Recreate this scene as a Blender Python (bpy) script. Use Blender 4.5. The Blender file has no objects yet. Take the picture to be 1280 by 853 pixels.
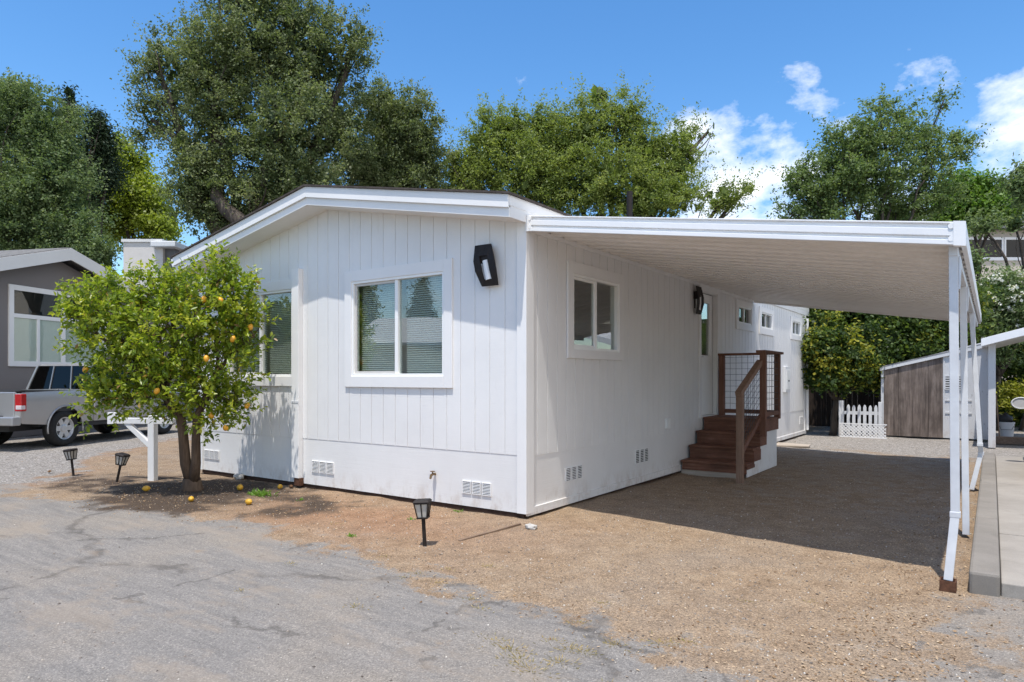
import bpy, bmesh, math, random
import numpy as np
from mathutils import Vector, Matrix

sc = bpy.context.scene
COL = sc.collection
rad = math.radians
rnd = random.Random(7)

# ------------------------------------------------------------------ survey
# camera found by calibration of the photograph; corner of the home = world origin
FPX, HY, EYE = 854.0, 472.0, 1.48
YAW = rad(35.1)
CR = (math.cos(YAW), math.sin(YAW)); CF = (-math.sin(YAW), math.cos(YAW))
CAM = (3.989, -5.923, EYE)

def at(px, py, D):
    r = (px-640)/FPX*D
    return Vector((CAM[0]+r*CR[0]+D*CF[0], CAM[1]+r*CR[1]+D*CF[1], EYE+(HY-py)/FPX*D))

def gr(px, py, z=0.0):
    return at(px, py, (EYE-z)*FPX/(py-HY))

# ------------------------------------------------------------------ helpers
def tag(o, label=None, cat=None, group=None, kind=None):
    if label: o['label'] = label
    if cat: o['category'] = cat
    if group: o['group'] = group
    if kind: o['kind'] = kind
    return o

def empty(name, loc=(0, 0, 0), label=None, cat=None, group=None):
    o = bpy.data.objects.new(name, None); COL.objects.link(o)
    o.location = loc; o.empty_display_size = .2
    return tag(o, label, cat, group)

def rootloc(p):
    while p.parent: p = p.parent
    return Vector(p.location)

class MB:
    def __init__(s): s.v = []; s.f = []
    def add(s, vs, fs):
        b = len(s.v); s.v += [tuple(v) for v in vs]
        s.f += [tuple(b+i for i in f) for f in fs]; return s
    def hexa(s, p):
        return s.add(p, [(0, 3, 2, 1), (4, 5, 6, 7), (0, 1, 5, 4), (1, 2, 6, 5), (2, 3, 7, 6), (3, 0, 4, 7)])
    def box(s, x0, x1, y0, y1, z0, z1, fr=None, M=None):
        p = [(x0, y0, z0), (x1, y0, z0), (x1, y1, z0), (x0, y1, z0), (x0, y0, z1), (x1, y0, z1), (x1, y1, z1), (x0, y1, z1)]
        if fr: p = [fr(*q) for q in p]
        if M is not None: p = [M @ Vector(q) for q in p]
        return s.hexa(p)
    def prism(s, poly, off):
        n = len(poly); off = Vector(off)
        a = [Vector(p) for p in poly]; b = [p+off for p in a]
        fs = [tuple(range(n))[::-1], tuple(range(n, 2*n))]
        fs += [(i, (i+1) % n, n+(i+1) % n, n+i) for i in range(n)]
        return s.add(a+b, fs)
    def bar(s, p, q, w, h, up=(0, 0, 1)):
        p, q = Vector(p), Vector(q); d = (q-p).normalized(); u = Vector(up)
        sx = d.cross(u)
        if sx.length < 1e-4: sx = d.cross(Vector((1, 0, 0)))
        sx.normalize(); sz = sx.cross(d).normalized()
        a, b = sx*w/2, sz*h/2
        return s.hexa([p-a-b, p+a-b, p+a+b, p-a+b, q-a-b, q+a-b, q+a+b, q-a+b])
    def tube(s, pts, rads, n=8, cap=True):
        pts = [Vector(p) for p in pts]
        if not hasattr(rads, '__len__'): rads = [rads]*len(pts)
        b = len(s.v); prev = None
        for i, p in enumerate(pts):
            d = (pts[min(i+1, len(pts)-1)]-pts[max(i-1, 0)])
            if d.length < 1e-9: d = Vector((0, 0, 1))
            d.normalize()
            if prev is None:
                a = d.orthogonal().normalized()
            else:
                a = (prev-d*prev.dot(d))
                a = a.normalized() if a.length > 1e-6 else d.orthogonal().normalized()
            prev = a; c = d.cross(a)
            for k in range(n):
                t = 2*math.pi*k/n
                s.v.append(tuple(p+(a*math.cos(t)+c*math.sin(t))*rads[i]))
        for i in range(len(pts)-1):
            for k in range(n):
                s.f.append((b+i*n+k, b+i*n+(k+1) % n, b+(i+1)*n+(k+1) % n, b+(i+1)*n+k))
        if cap:
            s.f.append(tuple(b+k for k in range(n))[::-1])
            e = b+(len(pts)-1)*n; s.f.append(tuple(e+k for k in range(n)))
        return s
    def lathe(s, prof, n=24, M=None, close=False, cap=True):
        # prof = (r, z) pairs round the z axis
        b = len(s.v)
        for r, z in prof:
            for k in range(n):
                t = 2*math.pi*k/n; q = Vector((r*math.cos(t), r*math.sin(t), z))
                if M is not None: q = M @ q
                s.v.append(tuple(q))
        m = len(prof)
        for i in range(m if close else m-1):
            j = (i+1) % m
            for k in range(n):
                s.f.append((b+i*n+k, b+i*n+(k+1) % n, b+j*n+(k+1) % n, b+j*n+k))
        if not close and cap:
            s.f.append(tuple(b+k for k in range(n))[::-1]); s.f.append(tuple(b+(m-1)*n+k for k in range(n)))
        return s
    def build(s, name, mat, parent=None, smooth=False, bevel=0.0, normals=True):
        me = bpy.data.meshes.new(name)
        o = bpy.data.objects.new(name, me); COL.objects.link(o)
        V = [Vector(v) for v in s.v]
        if parent is not None:
            o.parent = parent; base = rootloc(parent)
        else:
            lo = [min(v[i] for v in V) for i in range(3)]; hi = [max(v[i] for v in V) for i in range(3)]
            base = Vector(((lo[0]+hi[0])/2, (lo[1]+hi[1])/2, lo[2])); o.location = base
        me.from_pydata([v-base for v in V], [], s.f)
        if normals:
            bm = bmesh.new(); bm.from_mesh(me)
            bmesh.ops.recalc_face_normals(bm, faces=bm.faces); bm.to_mesh(me); bm.free()
        if smooth:
            me.polygons.foreach_set('use_smooth', [True]*len(me.polygons))
        me.materials.append(mat); me.update()
        if bevel:
            md = o.modifiers.new('bevel', 'BEVEL'); md.width = bevel; md.segments = 2
            md.limit_method = 'ANGLE'; md.angle_limit = rad(40)
        return o

def copy_tree(o, parent=None):
    c = o.copy(); COL.objects.link(c); c.parent = parent
    for ch in list(o.children): copy_tree(ch, c)
    return c

# ------------------------------------------------------------------ materials
def newmat(name):
    m = bpy.data.materials.new(name); m.use_nodes = True
    nt = m.node_tree; nt.nodes.clear()
    out = nt.nodes.new('ShaderNodeOutputMaterial')
    return m, nt, out

def N(nt, t, **kw):
    n = nt.nodes.new(t)
    for k, v in kw.items():
        if k.startswith('i_'): n.inputs[k[2:].replace('_', ' ')].default_value = v
        else: setattr(n, k, v)
    return n

def ramp(nt, fac, stops, interp='LINEAR'):
    r = nt.nodes.new('ShaderNodeValToRGB'); cr = r.color_ramp; cr.interpolation = interp
    while len(cr.elements) > 1: cr.elements.remove(cr.elements[-1])
    for i, (p, c) in enumerate(stops):
        e = cr.elements[0] if i == 0 else cr.elements.new(p)
        e.position = p; e.color = (*c, 1) if len(c) == 3 else c
    if fac is not None: nt.links.new(fac, r.inputs[0])
    return r.outputs[0]

def mixc(nt, fac, a, b, mode='MIX'):
    m = nt.nodes.new('ShaderNodeMix'); m.data_type = 'RGBA'; m.blend_type = mode
    for sock, val in ((m.inputs[0], fac), (m.inputs[6], a), (m.inputs[7], b)):
        if hasattr(val, 'links'): nt.links.new(val, sock)
        elif hasattr(val, '__len__'): sock.default_value = (*val, 1) if len(val) == 3 else val
        else: sock.default_value = val
    return m.outputs[2]

def math_(nt, op, a, b=None, clamp=False):
    m = nt.nodes.new('ShaderNodeMath'); m.operation = op; m.use_clamp = clamp
    for i, v in enumerate((a, b)):
        if v is None: continue
        if hasattr(v, 'links'): nt.links.new(v, m.inputs[i])
        else: m.inputs[i].default_value = v
    return m.outputs[0]

def coords(nt, scale=(1, 1, 1), kind='Object', rot=(0, 0, 0)):
    tc = nt.nodes.new('ShaderNodeTexCoord'); mp = nt.nodes.new('ShaderNodeMapping')
    mp.inputs['Scale'].default_value = scale; mp.inputs['Rotation'].default_value = rot
    nt.links.new(tc.outputs[kind], mp.inputs[0]); return mp.outputs[0]

def noise(nt, vec, scale, detail=4, rough=.6, out='Fac'):
    n = nt.nodes.new('ShaderNodeTexNoise'); n.inputs['Scale'].default_value = scale
    n.inputs['Detail'].default_value = detail; n.inputs['Roughness'].default_value = rough
    nt.links.new(vec, n.inputs['Vector']); return n.outputs[out]

def bump(nt, h, dist=.005, strength=.5):
    b = nt.nodes.new('ShaderNodeBump'); b.inputs['Distance'].default_value = dist; b.inputs['Strength'].default_value = strength
    nt.links.new(h, b.inputs['Height']); return b.outputs[0]

def finish(nt, out, color, rough=.6, spec=.4, metal=0, normal=None, coat=0):
    p = nt.nodes.new('ShaderNodeBsdfPrincipled')
    if hasattr(color, 'links'): nt.links.new(color, p.inputs['Base Color'])
    else: p.inputs['Base Color'].default_value = (*color, 1)
    if hasattr(rough, 'links'): nt.links.new(rough, p.inputs['Roughness'])
    else: p.inputs['Roughness'].default_value = rough
    p.inputs['Specular IOR Level'].default_value = spec; p.inputs['Metallic'].default_value = metal
    p.inputs['Coat Weight'].default_value = coat; p.inputs['Coat Roughness'].default_value = .05
    if normal is not None: nt.links.new(normal, p.inputs['Normal'])
    nt.links.new(p.outputs[0], out.inputs[0]); return p

def simple(name, col, rough=.6, spec=.4, metal=0, var=.12, vs=6, b=.0, bs=60, coat=0, scale=(1, 1, 1)):
    m, nt, out = newmat(name); v = coords(nt, scale)
    n = noise(nt, v, vs, 5)
    lo = tuple(c*(1-var) for c in col); hi = tuple(min(1, c*(1+var)) for c in col)
    c = ramp(nt, n, [(.3, lo), (.7, hi)])
    nb = bump(nt, noise(nt, v, bs, 4), .004, b) if b else None
    finish(nt, out, c, rough, spec, metal, nb, coat); return m

def paint(name, col, bx=5, bz=90, stain=True, strength=.35, peel=0.0):
    # painted rough-sawn board: fine cross streaks, faint dirt
    m, nt, out = newmat(name); v = coords(nt)
    n1 = noise(nt, v, 1.1, 6, .65)
    c = ramp(nt, n1, [(.3, tuple(x*.93 for x in col)), (.62, col)])
    if stain:
        n2 = noise(nt, coords(nt, (3, 3, .6)), 2.2, 7, .7)
        c = mixc(nt, math_(nt, 'MULTIPLY', ramp(nt, n2, [(.60, (0, 0, 0)), (.78, (1, 1, 1))]), .28), c, (.46, .42, .37))
    if peel:
        n4 = noise(nt, coords(nt, (9, 9, 3.2)), 3.4, 9, .78)
        c = mixc(nt, ramp(nt, n4, [(peel, (0, 0, 0)), (peel+.05, (1, 1, 1))]), c, (.16, .15, .14))
    if stain:
        sx = nt.nodes.new('ShaderNodeSeparateXYZ'); g = nt.nodes.new('ShaderNodeNewGeometry'); nt.links.new(g.outputs['Position'], sx.inputs[0])
        lowp = ramp(nt, sx.outputs['Z'], [(.05, (1, 1, 1)), (.30, (0, 0, 0))])
        sp = ramp(nt, noise(nt, coords(nt, (1, 1, .6)), 5.5, 9, .78), [(.47, (0, 0, 0)), (.66, (1, 1, 1))])
        c = mixc(nt, math_(nt, 'MULTIPLY', math_(nt, 'MULTIPLY', lowp, sp), .62), c, (.40, .31, .235))
    st = noise(nt, coords(nt, (bx, bx, bz)), 1.0, 3, .7)
    st2 = noise(nt, v, 160, 2)
    h = math_(nt, 'ADD', st, math_(nt, 'MULTIPLY', st2, .35))
    h = math_(nt, 'ADD', h, math_(nt, 'MULTIPLY', noise(nt, v, 1.7, 2), 1.0))
    finish(nt, out, c, .62, .3, 0, bump(nt, h, .004, strength)); return m

def wood(name, a, b, c2, axis='z', s=1.0, rough=.75, bs=.5):
    m, nt, out = newmat(name)
    sc_ = {'z': (14, 14, .9), 'x': (.9, 14, 14), 'y': (14, .9, 14)}[axis]
    v = coords(nt, tuple(k*s for k in sc_))
    n = noise(nt, v, 2.2, 8, .68)
    c = ramp(nt, n, [(.28, a), (.5, b), (.72, c2)])
    n2 = noise(nt, coords(nt, (1.6, 1.6, .7) if axis == 'z' else (1, 1, 1)), 2.2, 6, .65)
    c = mixc(nt, math_(nt, 'MULTIPLY', ramp(nt, n2, [(.38, (0, 0, 0)), (.66, (1, 1, 1))]), .72), c, a)
    finish(nt, out, c, rough, .25, 0, bump(nt, n, .004, bs)); return m

def glassmat(name, tint, refl=.16, blend=.2):
    m, nt, out = newmat(name)
    lw = nt.nodes.new('ShaderNodeLayerWeight'); lw.inputs[0].default_value = .5
    f = math_(nt, 'ADD', math_(nt, 'MULTIPLY', math_(nt, 'POWER', lw.outputs['Facing'], 4.0), .85), refl, clamp=True)
    g = nt.nodes.new('ShaderNodeBsdfGlossy'); g.inputs['Roughness'].default_value = .008
    nb = bump(nt, noise(nt, coords(nt), 1.3, 2), .004, .25); nt.links.new(nb, g.inputs['Normal'])
    t = nt.nodes.new('ShaderNodeBsdfTransparent'); t.inputs[0].default_value = (*tint, 1)
    mx = nt.nodes.new('ShaderNodeMixShader'); nt.links.new(f, mx.inputs[0])
    nt.links.new(t.outputs[0], mx.inputs[1]); nt.links.new(g.outputs[0], mx.inputs[2])
    nt.links.new(mx.outputs[0], out.inputs[0]); return m

def leafmat(name, stops, trans=.35, rough=.45, spec=.35):
    m, nt, out = newmat(name)
    a = N(nt, 'ShaderNodeAttribute', attribute_name='tint')
    c = ramp(nt, a.outputs['Fac'], stops)
    p = nt.nodes.new('ShaderNodeBsdfPrincipled'); nt.links.new(c, p.inputs['Base Color'])
    p.inputs['Roughness'].default_value = rough; p.inputs['Specular IOR Level'].default_value = spec
    t = nt.nodes.new('ShaderNodeBsdfTranslucent')
    tc = mixc(nt, 1.0, c, (1.3, 1.35, .7), 'MULTIPLY'); nt.links.new(tc, t.inputs[0])
    mx = nt.nodes.new('ShaderNodeMixShader'); mx.inputs[0].default_value = trans
    nt.links.new(p.outputs[0], mx.inputs[1]); nt.links.new(t.outputs[0], mx.inputs[2])
    nt.links.new(mx.outputs[0], out.inputs[0]); return m

M = {}
M['siding'] = paint('siding_white', (.76, .75, .735))
M['skirt'] = paint('skirt_white', (.745, .735, .72), bx=3, bz=70, strength=.3)
M['trim'] = paint('trim_white', (.785, .775, .76), bx=30, bz=4, stain=False, strength=.2)
M['soffit'] = paint('soffit_white', (.81, .785, .75), stain=False, strength=.15)
M['vinyl'] = simple('vinyl_frame', (.83, .83, .81), .35, .5, var=.02)
M['vinylgrey'] = simple('screen_frame', (.55, .53, .50), .45, .4, var=.05)
M['glass'] = glassmat('window_glass', (.91, .945, .92), .13)
M['clear'] = glassmat('clear_glass', (.66, .69, .67), .09)
M['dark'] = simple('dark_void', (.02, .02, .02), .9, .1)
M['blind'] = simple('blind_slats', (.80, .82, .78), .6, .3, var=.03)
M['interior'] = simple('interior_wall', (.35, .34, .32), .9, .1)
M['shingle'] = simple('roof_shingle', (.075, .062, .055), .9, .15, var=.35, vs=14, b=.6, bs=90)
M['alu'] = simple('white_aluminium', (.79, .785, .78), .38, .5, var=.04, vs=3)
M['alusoft'] = simple('carport_pan', (.82, .79, .755), .5, .4, var=.05, vs=2)
M['post'] = simple('carport_post_paint', (.58, .59, .61), .42, .5, var=.07, vs=9, b=.15, bs=30)
M['rust'] = simple('rusty_steel', (.10, .045, .025), .8, .3, var=.4, vs=30, b=.5)
M['basewood'] = simple('dark_base_wood', (.05, .03, .022), .9, .2, var=.4, vs=12)
M['black'] = simple('black_metal', (.018, .017, .017), .45, .5, var=.2, vs=20)
M['bronze'] = simple('bronze_metal', (.020, .015, .013), .6, .25, var=.3, vs=20)
M['frost'] = simple('frosted_lens', (.42, .40, .36), .35, .5, var=.1, vs=12)
M['opal'] = simple('opal_glass', (.80, .80, .80), .2, .5, var=.02)
M['red_wood'] = wood('stained_step_wood', (.10, .045, .027), (.20, .088, .055), (.30, .155, .105), 'x')
M['red_wood_v'] = wood('stained_post_wood', (.11, .052, .034), (.20, .096, .063), (.28, .15, .105), 'z')
M['pale_wood_v'] = wood('faded_post_wood', (.17, .10, .066), (.27, .17, .12), (.34, .23, .165), 'z')
M['grey_wood'] = wood('weathered_grey_wood', (.06, .046, .038), (.21, .165, .138), (.38, .31, .265), 'z', .42)
M['weather_white'] = paint('weathered_white_paint', (.62, .62, .62), stain=True, strength=.4, peel=.60)
M['shed_roof'] = wood('weathered_roof_board', (.10, .095, .09), (.26, .26, .26), (.42, .42, .43), 'x', .6)
M['mesh'] = simple('wire_mesh', (.05, .05, .05), .5, .5, metal=.4)
M['panelgrey'] = simple('meter_box_paint', (.66, .67, .68), .45, .4, var=.03)
M['brass'] = simple('tap_metal', (.20, .13, .07), .4, .5, metal=.7)
M['concrete'] = None
M['bark'] = wood('oak_bark', (.035, .028, .022), (.085, .068, .055), (.15, .125, .10), 'z', .35, .9, .8)
M['lemonbark'] = wood('lemon_bark', (.06, .04, .028), (.125, .085, .058), (.19, .135, .095), 'z', .8, .9, .8)
M['lemon'] = simple('lemon_peel', (.68, .33, .025), .4, .5, var=.15, vs=9, b=.3, bs=120)
M['fallen'] = simple('fallen_lemon_peel', (.58, .32, .03), .45, .4, var=.2, vs=20, b=.3, bs=120)
M['taupe'] = paint('taupe_siding', (.205, .185, .178), bx=30, bz=4, stain=False)
M['whitefascia'] = paint('white_fascia', (.70, .69, .67), stain=False)
M['stucco'] = simple('pale_stucco', (.62, .59, .56), .9, .2, var=.04, b=.3, bs=90)
M['stuccodark'] = simple('grey_stucco', (.16, .16, .165), .9, .2, var=.06, b=.3, bs=90)
M['beige'] = simple('beige_stucco', (.47, .42, .36), .9, .2, var=.05, b=.3, bs=60)
M['greyroof'] = simple('grey_shingle', (.16, .155, .15), .9, .15, var=.35, vs=10, b=.6, bs=70)
M['silver'] = simple('silver_car_paint', (.38, .38, .38), .3, .5, metal=.5, var=.02, coat=.6)
M['tyre'] = simple('tyre_rubber', (.022, .022, .022), .8, .25, var=.2, vs=20, b=.3, bs=80)
M['rim'] = simple('steel_rim', (.55, .56, .57), .35, .5, metal=.6, var=.04)
M['carglass'] = glassmat('car_glass', (.04, .04, .045), .035)
M['redlens'] = simple('red_tail_lens', (.42, .012, .012), .15, .6, coat=.8, var=.1)
M['clearlens'] = simple('clear_lens', (.62, .55, .55), .15, .6, coat=.8, var=.1)
M['plastic'] = simple('black_plastic', (.025, .025, .026), .6, .4, var=.1)
M['chrome'] = simple('chrome_trim', (.70, .71, .72), .12, .5, metal=.95, var=.02)
M['rock'] = simple('pale_rock', (.42, .40, .37), .9, .2, var=.2, vs=12, b=.6, bs=30)
M['plank'] = wood('grey_plank', (.30, .25, .20), (.42, .36, .30), (.52, .46, .40), 'x')
M['edgewood'] = wood('edging_wood', (.14, .09, .06), (.24, .17, .12), (.32, .24, .175), 'y')
M['fencewood'] = wood('dark_fence_wood', (.02, .015, .012), (.045, .032, .025), (.075, .055, .042), 'z')
M['bucket'] = simple('white_plastic', (.62, .62, .62), .4, .4, var=.05)
M['bag'] = simple('black_bag', (.012, .012, .013), .5, .4, b=.8, bs=25)

# foliage
M['oak'] = leafmat('oak_leaf', [(0, (.050, .074, .030)), (.4, (.125, .162, .07)), (.75, (.225, .262, .13)), (1, (.33, .34, .215))], .42, .55, .22)
M['oak2'] = leafmat('oak_leaf_grey', [(0, (.06, .095, .04)), (.45, (.13, .185, .078)), (1, (.25, .30, .15))], .4, .55, .22)
M['live'] = leafmat('light_oak_leaf', [(0, (.10, .14, .032)), (.45, (.195, .25, .066)), (1, (.32, .36, .12))], .48, .5, .28)
M['ash'] = leafmat('broad_green_leaf', [(0, (.075, .115, .042)), (.5, (.15, .215, .08)), (1, (.25, .30, .13))], .45, .5, .28)
M['lime'] = leafmat('lime_leaf', [(0, (.15, .20, .025)), (.5, (.26, .32, .045)), (1, (.36, .40, .08))], .5)
M['bright'] = leafmat('bright_leaf', [(0, (.075, .15, .02)), (.5, (.13, .23, .038)), (1, (.20, .31, .06))], .44)
M['hedge'] = leafmat('hedge_leaf', [(0, (.034, .06, .018)), (.5, (.075, .12, .03)), (.8, (.15, .195, .036)), (1, (.36, .34, .05))], .42, .5, .25)
M['yellow'] = leafmat('yellow_leaf', [(0, (.12, .16, .018)), (.6, (.28, .29, .035)), (1, (.42, .38, .06))], .45)
M['conifer'] = leafmat('conifer_needle', [(0, (.018, .032, .018)), (1, (.055, .085, .04))], .2, .6, .2)
M['lemonleaf'] = leafmat('lemon_leaf', [(0, (.085, .14, .016)), (.28, (.16, .235, .026)), (.55, (.29, .35, .036)), (.93, (.46, .46, .06)), (.96, (.38, .28, .06)), (1, (.30, .17, .09))], .48, .34, .45)
M['flower'] = leafmat('oleander_bloom', [(0, (.72, .70, .64)), (1, (.85, .83, .80))], .3)
M['grass'] = leafmat('dry_grass', [(0, (.17, .17, .05)), (.3, (.32, .26, .10)), (1, (.50, .36, .17))], .35)
M['weed'] = leafmat('weed_leaf', [(0, (.09, .19, .025)), (1, (.20, .34, .05))], .4)
M['litter'] = leafmat('leaf_litter', [(0, (.12, .065, .035)), (.5, (.30, .19, .10)), (1, (.55, .42, .28))], .1, .8, .2)
M['stones'] = leafmat('gravel_stone', [(0, (.10, .085, .075)), (.5, (.26, .22, .185)), (.9, (.42, .38, .33)), (1, (.60, .56, .50))], 0.0, .9, .2)

# ------------------------------------------------------------------ camera, sky, sun
cam = bpy.data.cameras.new('camera'); co = bpy.data.objects.new('camera', cam); COL.objects.link(co)
co.location = CAM; co.rotation_euler = (rad(90), 0, YAW)
cam.sensor_width = 36; cam.lens = 36*FPX/1280; cam.shift_y = (HY-426.5)/1280
cam.clip_end = 2000; cam.clip_start = .05
sc.camera = co

SUN = Vector((.075, -.30, 1.0)).normalized()
sl = bpy.data.lights.new('sun', 'SUN'); sl.energy = 3.05; sl.angle = rad(.53); sl.color = (1, .955, .89)
so = bpy.data.objects.new('sun', sl); COL.objects.link(so)
so.rotation_euler = (-SUN).to_track_quat('-Z', 'Y').to_euler(); so.location = (10, -20, 40)

w = bpy.data.worlds.new('World'); sc.world = w; w.use_nodes = True
nt = w.node_tree; nt.nodes.clear()
wo = nt.nodes.new('ShaderNodeOutputWorld')
sky = nt.nodes.new('ShaderNodeTexSky'); sky.sky_type = 'NISHITA'; sky.sun_disc = False
sky.sun_elevation = math.asin(SUN.z); sky.sun_rotation = math.atan2(SUN.x, SUN.y)
sky.air_density = 1.0; sky.dust_density = .35; sky.ozone_density = 2.2; sky.altitude = 50
bg = nt.nodes.new('ShaderNodeBackground'); bg.inputs[1].default_value = .15
hs = nt.nodes.new('ShaderNodeHueSaturation'); hs.inputs['Saturation'].default_value = 1.27; hs.inputs['Value'].default_value = .88
nt.links.new(sky.outputs[0], hs.inputs['Color'])
tc = nt.nodes.new('ShaderNodeTexCoord')
def direction(px, py): return (at(px, py, 1.0)-Vector(CAM)).normalized()
mp = nt.nodes.new('ShaderNodeMapping'); mp.inputs['Scale'].default_value = (1, 1, 1.7)
nt.links.new(tc.outputs['Generated'], mp.inputs[0])
nz = nt.nodes.new('ShaderNodeTexNoise'); nz.inputs['Scale'].default_value = 9.5; nz.inputs['Detail'].default_value = 11
nz.inputs['Roughness'].default_value = .60; nz.inputs['Distortion'].default_value = .12
nt.links.new(mp.outputs[0], nz.inputs['Vector'])
bias = None
# cumulus banks in view, then unseen ones added as fill light: centre direction, angular radius (degrees), weight
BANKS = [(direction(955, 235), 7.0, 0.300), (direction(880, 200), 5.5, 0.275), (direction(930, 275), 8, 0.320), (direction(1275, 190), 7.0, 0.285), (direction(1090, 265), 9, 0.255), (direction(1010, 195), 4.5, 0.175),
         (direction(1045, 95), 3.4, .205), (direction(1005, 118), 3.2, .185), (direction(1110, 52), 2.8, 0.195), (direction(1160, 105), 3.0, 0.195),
         (Vector((-.72, -.62, .30)).normalized(), 24, .24), (Vector((.88, -.30, .42)).normalized(), 46, .55), (Vector((.1, -.85, .45)).normalized(), 30, .18), (Vector((.95, .15, .30)).normalized(), 26, .36), (Vector((.3, -.2, .93)).normalized(), 26, .22)]  # out of view; right, rear and overhead banks added to fill the shade
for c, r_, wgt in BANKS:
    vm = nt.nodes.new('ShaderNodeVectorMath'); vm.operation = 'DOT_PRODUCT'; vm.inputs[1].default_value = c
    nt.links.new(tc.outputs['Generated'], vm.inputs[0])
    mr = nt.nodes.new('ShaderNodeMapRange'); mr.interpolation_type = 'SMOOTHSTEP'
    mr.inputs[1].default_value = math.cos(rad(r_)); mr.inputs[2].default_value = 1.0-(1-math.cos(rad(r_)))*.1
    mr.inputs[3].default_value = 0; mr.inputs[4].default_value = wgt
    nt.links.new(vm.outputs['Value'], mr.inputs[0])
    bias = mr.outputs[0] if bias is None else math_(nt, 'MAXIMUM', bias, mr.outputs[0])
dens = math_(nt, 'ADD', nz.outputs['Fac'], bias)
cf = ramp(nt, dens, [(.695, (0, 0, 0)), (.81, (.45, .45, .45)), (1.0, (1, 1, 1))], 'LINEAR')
# mid-density cloud is a little greyer; the densest is brightened for fill light
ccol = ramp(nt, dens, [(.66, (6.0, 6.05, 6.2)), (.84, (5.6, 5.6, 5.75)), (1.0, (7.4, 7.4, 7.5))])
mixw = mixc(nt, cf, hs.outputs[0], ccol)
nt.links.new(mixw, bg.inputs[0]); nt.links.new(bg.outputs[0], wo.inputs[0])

sc.view_settings.view_transform = 'Standard'; sc.view_settings.look = 'None'
sc.view_settings.exposure = .77; sc.view_settings.gamma = 1; sc.view_settings.use_curve_mapping = False
sc.cycles.max_bounces = 10; sc.cycles.transparent_max_bounces = 12; sc.cycles.diffuse_bounces = 8
sc.cycles.use_denoising = True

# ------------------------------------------------------------------ GROUND
def poly_sd(P, poly):
    # signed distance (+ inside) of points P (N,2) to a polygon
    poly = np.array(poly); n = len(poly); d = np.full(len(P), 1e9); ins = np.zeros(len(P), bool)
    for i in range(n):
        a, b = poly[i], poly[(i+1) % n]; e = b-a; v = P-a
        t = np.clip((v@e)/max(e@e, 1e-9), 0, 1)
        d = np.minimum(d, np.hypot(*(v-t[:, None]*e).T))
        c = (a[1] > P[:, 1]) != (b[1] > P[:, 1])
        with np.errstate(divide='ignore', invalid='ignore'):
            x = (b[0]-a[0])*(P[:, 1]-a[1])/(b[1]-a[1])+a[0]
        ins ^= c & (P[:, 0] < x)
    return np.where(ins, d, -d)

def vnoise(P, scale, seed):
    r = np.random.RandomState(seed); T = r.rand(64, 64)
    q = P*scale; i = np.floor(q).astype(int); f = q-i; f = f*f*(3-2*f)
    g = lambda a, b: T[(i[:, 0]+a) % 64, (i[:, 1]+b) % 64]
    return (g(0, 0)*(1-f[:, 0])+g(1, 0)*f[:, 0])*(1-f[:, 1])+(g(0, 1)*(1-f[:, 0])+g(1, 1)*f[:, 0])*f[:, 1]

def g2(pts): return [tuple(gr(*p))[:2] for p in pts]
ASPH = g2([(0, 617), (60, 622), (130, 632), (230, 646), (310, 660), (390, 680), (450, 692), (505, 712), (560, 728), (640, 748), (720, 778), (800, 806), (880, 822), (960, 836), (1040, 858), (1100, 930)])
ASPH = [(-40, -2.9)] + [(-14, -2.6)] + ASPH + [(4.6, -7), (4.6, -30), (-40, -30)]
ASPH2 = g2([(1198, 744), (1290, 736)]) + [(20, -.1), (20, -30), (3.4, -30), (3.3, -6)] + g2([(1120, 900), (1155, 853), (1180, 800)])
GRAV = [(-40, -2.8)] + g2([(-60, 618), (30, 604), (85, 590), (150, 562), (235, 545)]) + [(-6.4, 1.0), (-6.4, 30), (-40, 30)]

X0, X1, Y0, Y1, ST = -19.0, 9.5, -7.0, 17.0, .075
nx = int((X1-X0)/ST)+1; ny = int((Y1-Y0)/ST)+1
gx, gy = np.meshgrid(X0+np.arange(nx)*ST, Y0+np.arange(ny)*ST)
GP = np.stack([gx.ravel(), gy.ravel()], 1)
wob = (vnoise(GP, .9, 8)-.5)*.55+(vnoise(GP, 2.1, 1)-.5)*.5+(vnoise(GP, 5.5, 2)-.5)*.36
sa = np.maximum(poly_sd(GP, ASPH), poly_sd(GP, ASPH2))+wob
asph = np.clip(sa/.8+.5, 0, 1)
grav = np.clip((poly_sd(GP, GRAV)+wob)/.6+.5, 0, 1)
yard = np.clip((GP[:, 0]-.3+wob)/.8, 0, 1)*np.clip((GP[:, 1]-.9+wob*2)/1.6, 0, 1)
gpatch = np.clip(1.2-np.abs(sa+.25+wob*.6)/.55, 0, 1)*(GP[:, 0] > -1.6)*(vnoise(GP, 1.3, 12) > .42)
yard2 = np.clip((GP[:, 1]-7.5+wob*2)/2, 0, 1)*np.clip((GP[:, 0]+.5)/.6, 0, 1)
grav = np.maximum(np.maximum(grav, gpatch*.28), np.maximum(yard*.34, yard2*.8))*(1-asph)
tb = np.array(gr(240, 612))[:2]
mul = np.clip(1.6-np.hypot((GP[:, 0]-tb[0]-.15)/1.7, (GP[:, 1]-tb[1]+.05)/.85)+wob*1.2, 0, 1)
red = np.clip(1.15-np.abs(GP[:, 1]+.9+wob)/1.2, 0, 1)*np.clip((1.2-np.abs(GP[:, 0]+1.6)/2.4), 0, 1)
red = np.maximum(red, np.clip(1-np.abs(poly_sd(GP, GRAV)-.1+wob)/.45, 0, 1)*.7*(GP[:, 0] < -4))
gz = (vnoise(GP, .55, 3)-.5)*.03+(vnoise(GP, 2.3, 4)-.5)*.018*(1-asph)+(vnoise(GP, 6.5, 5)-.5)*.012*(1-asph)
flat = np.clip((np.hypot(GP[:, 0]-3.9, GP[:, 1]-3)-0)/3, .4, 1)
gz = gz*flat-.006
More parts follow.
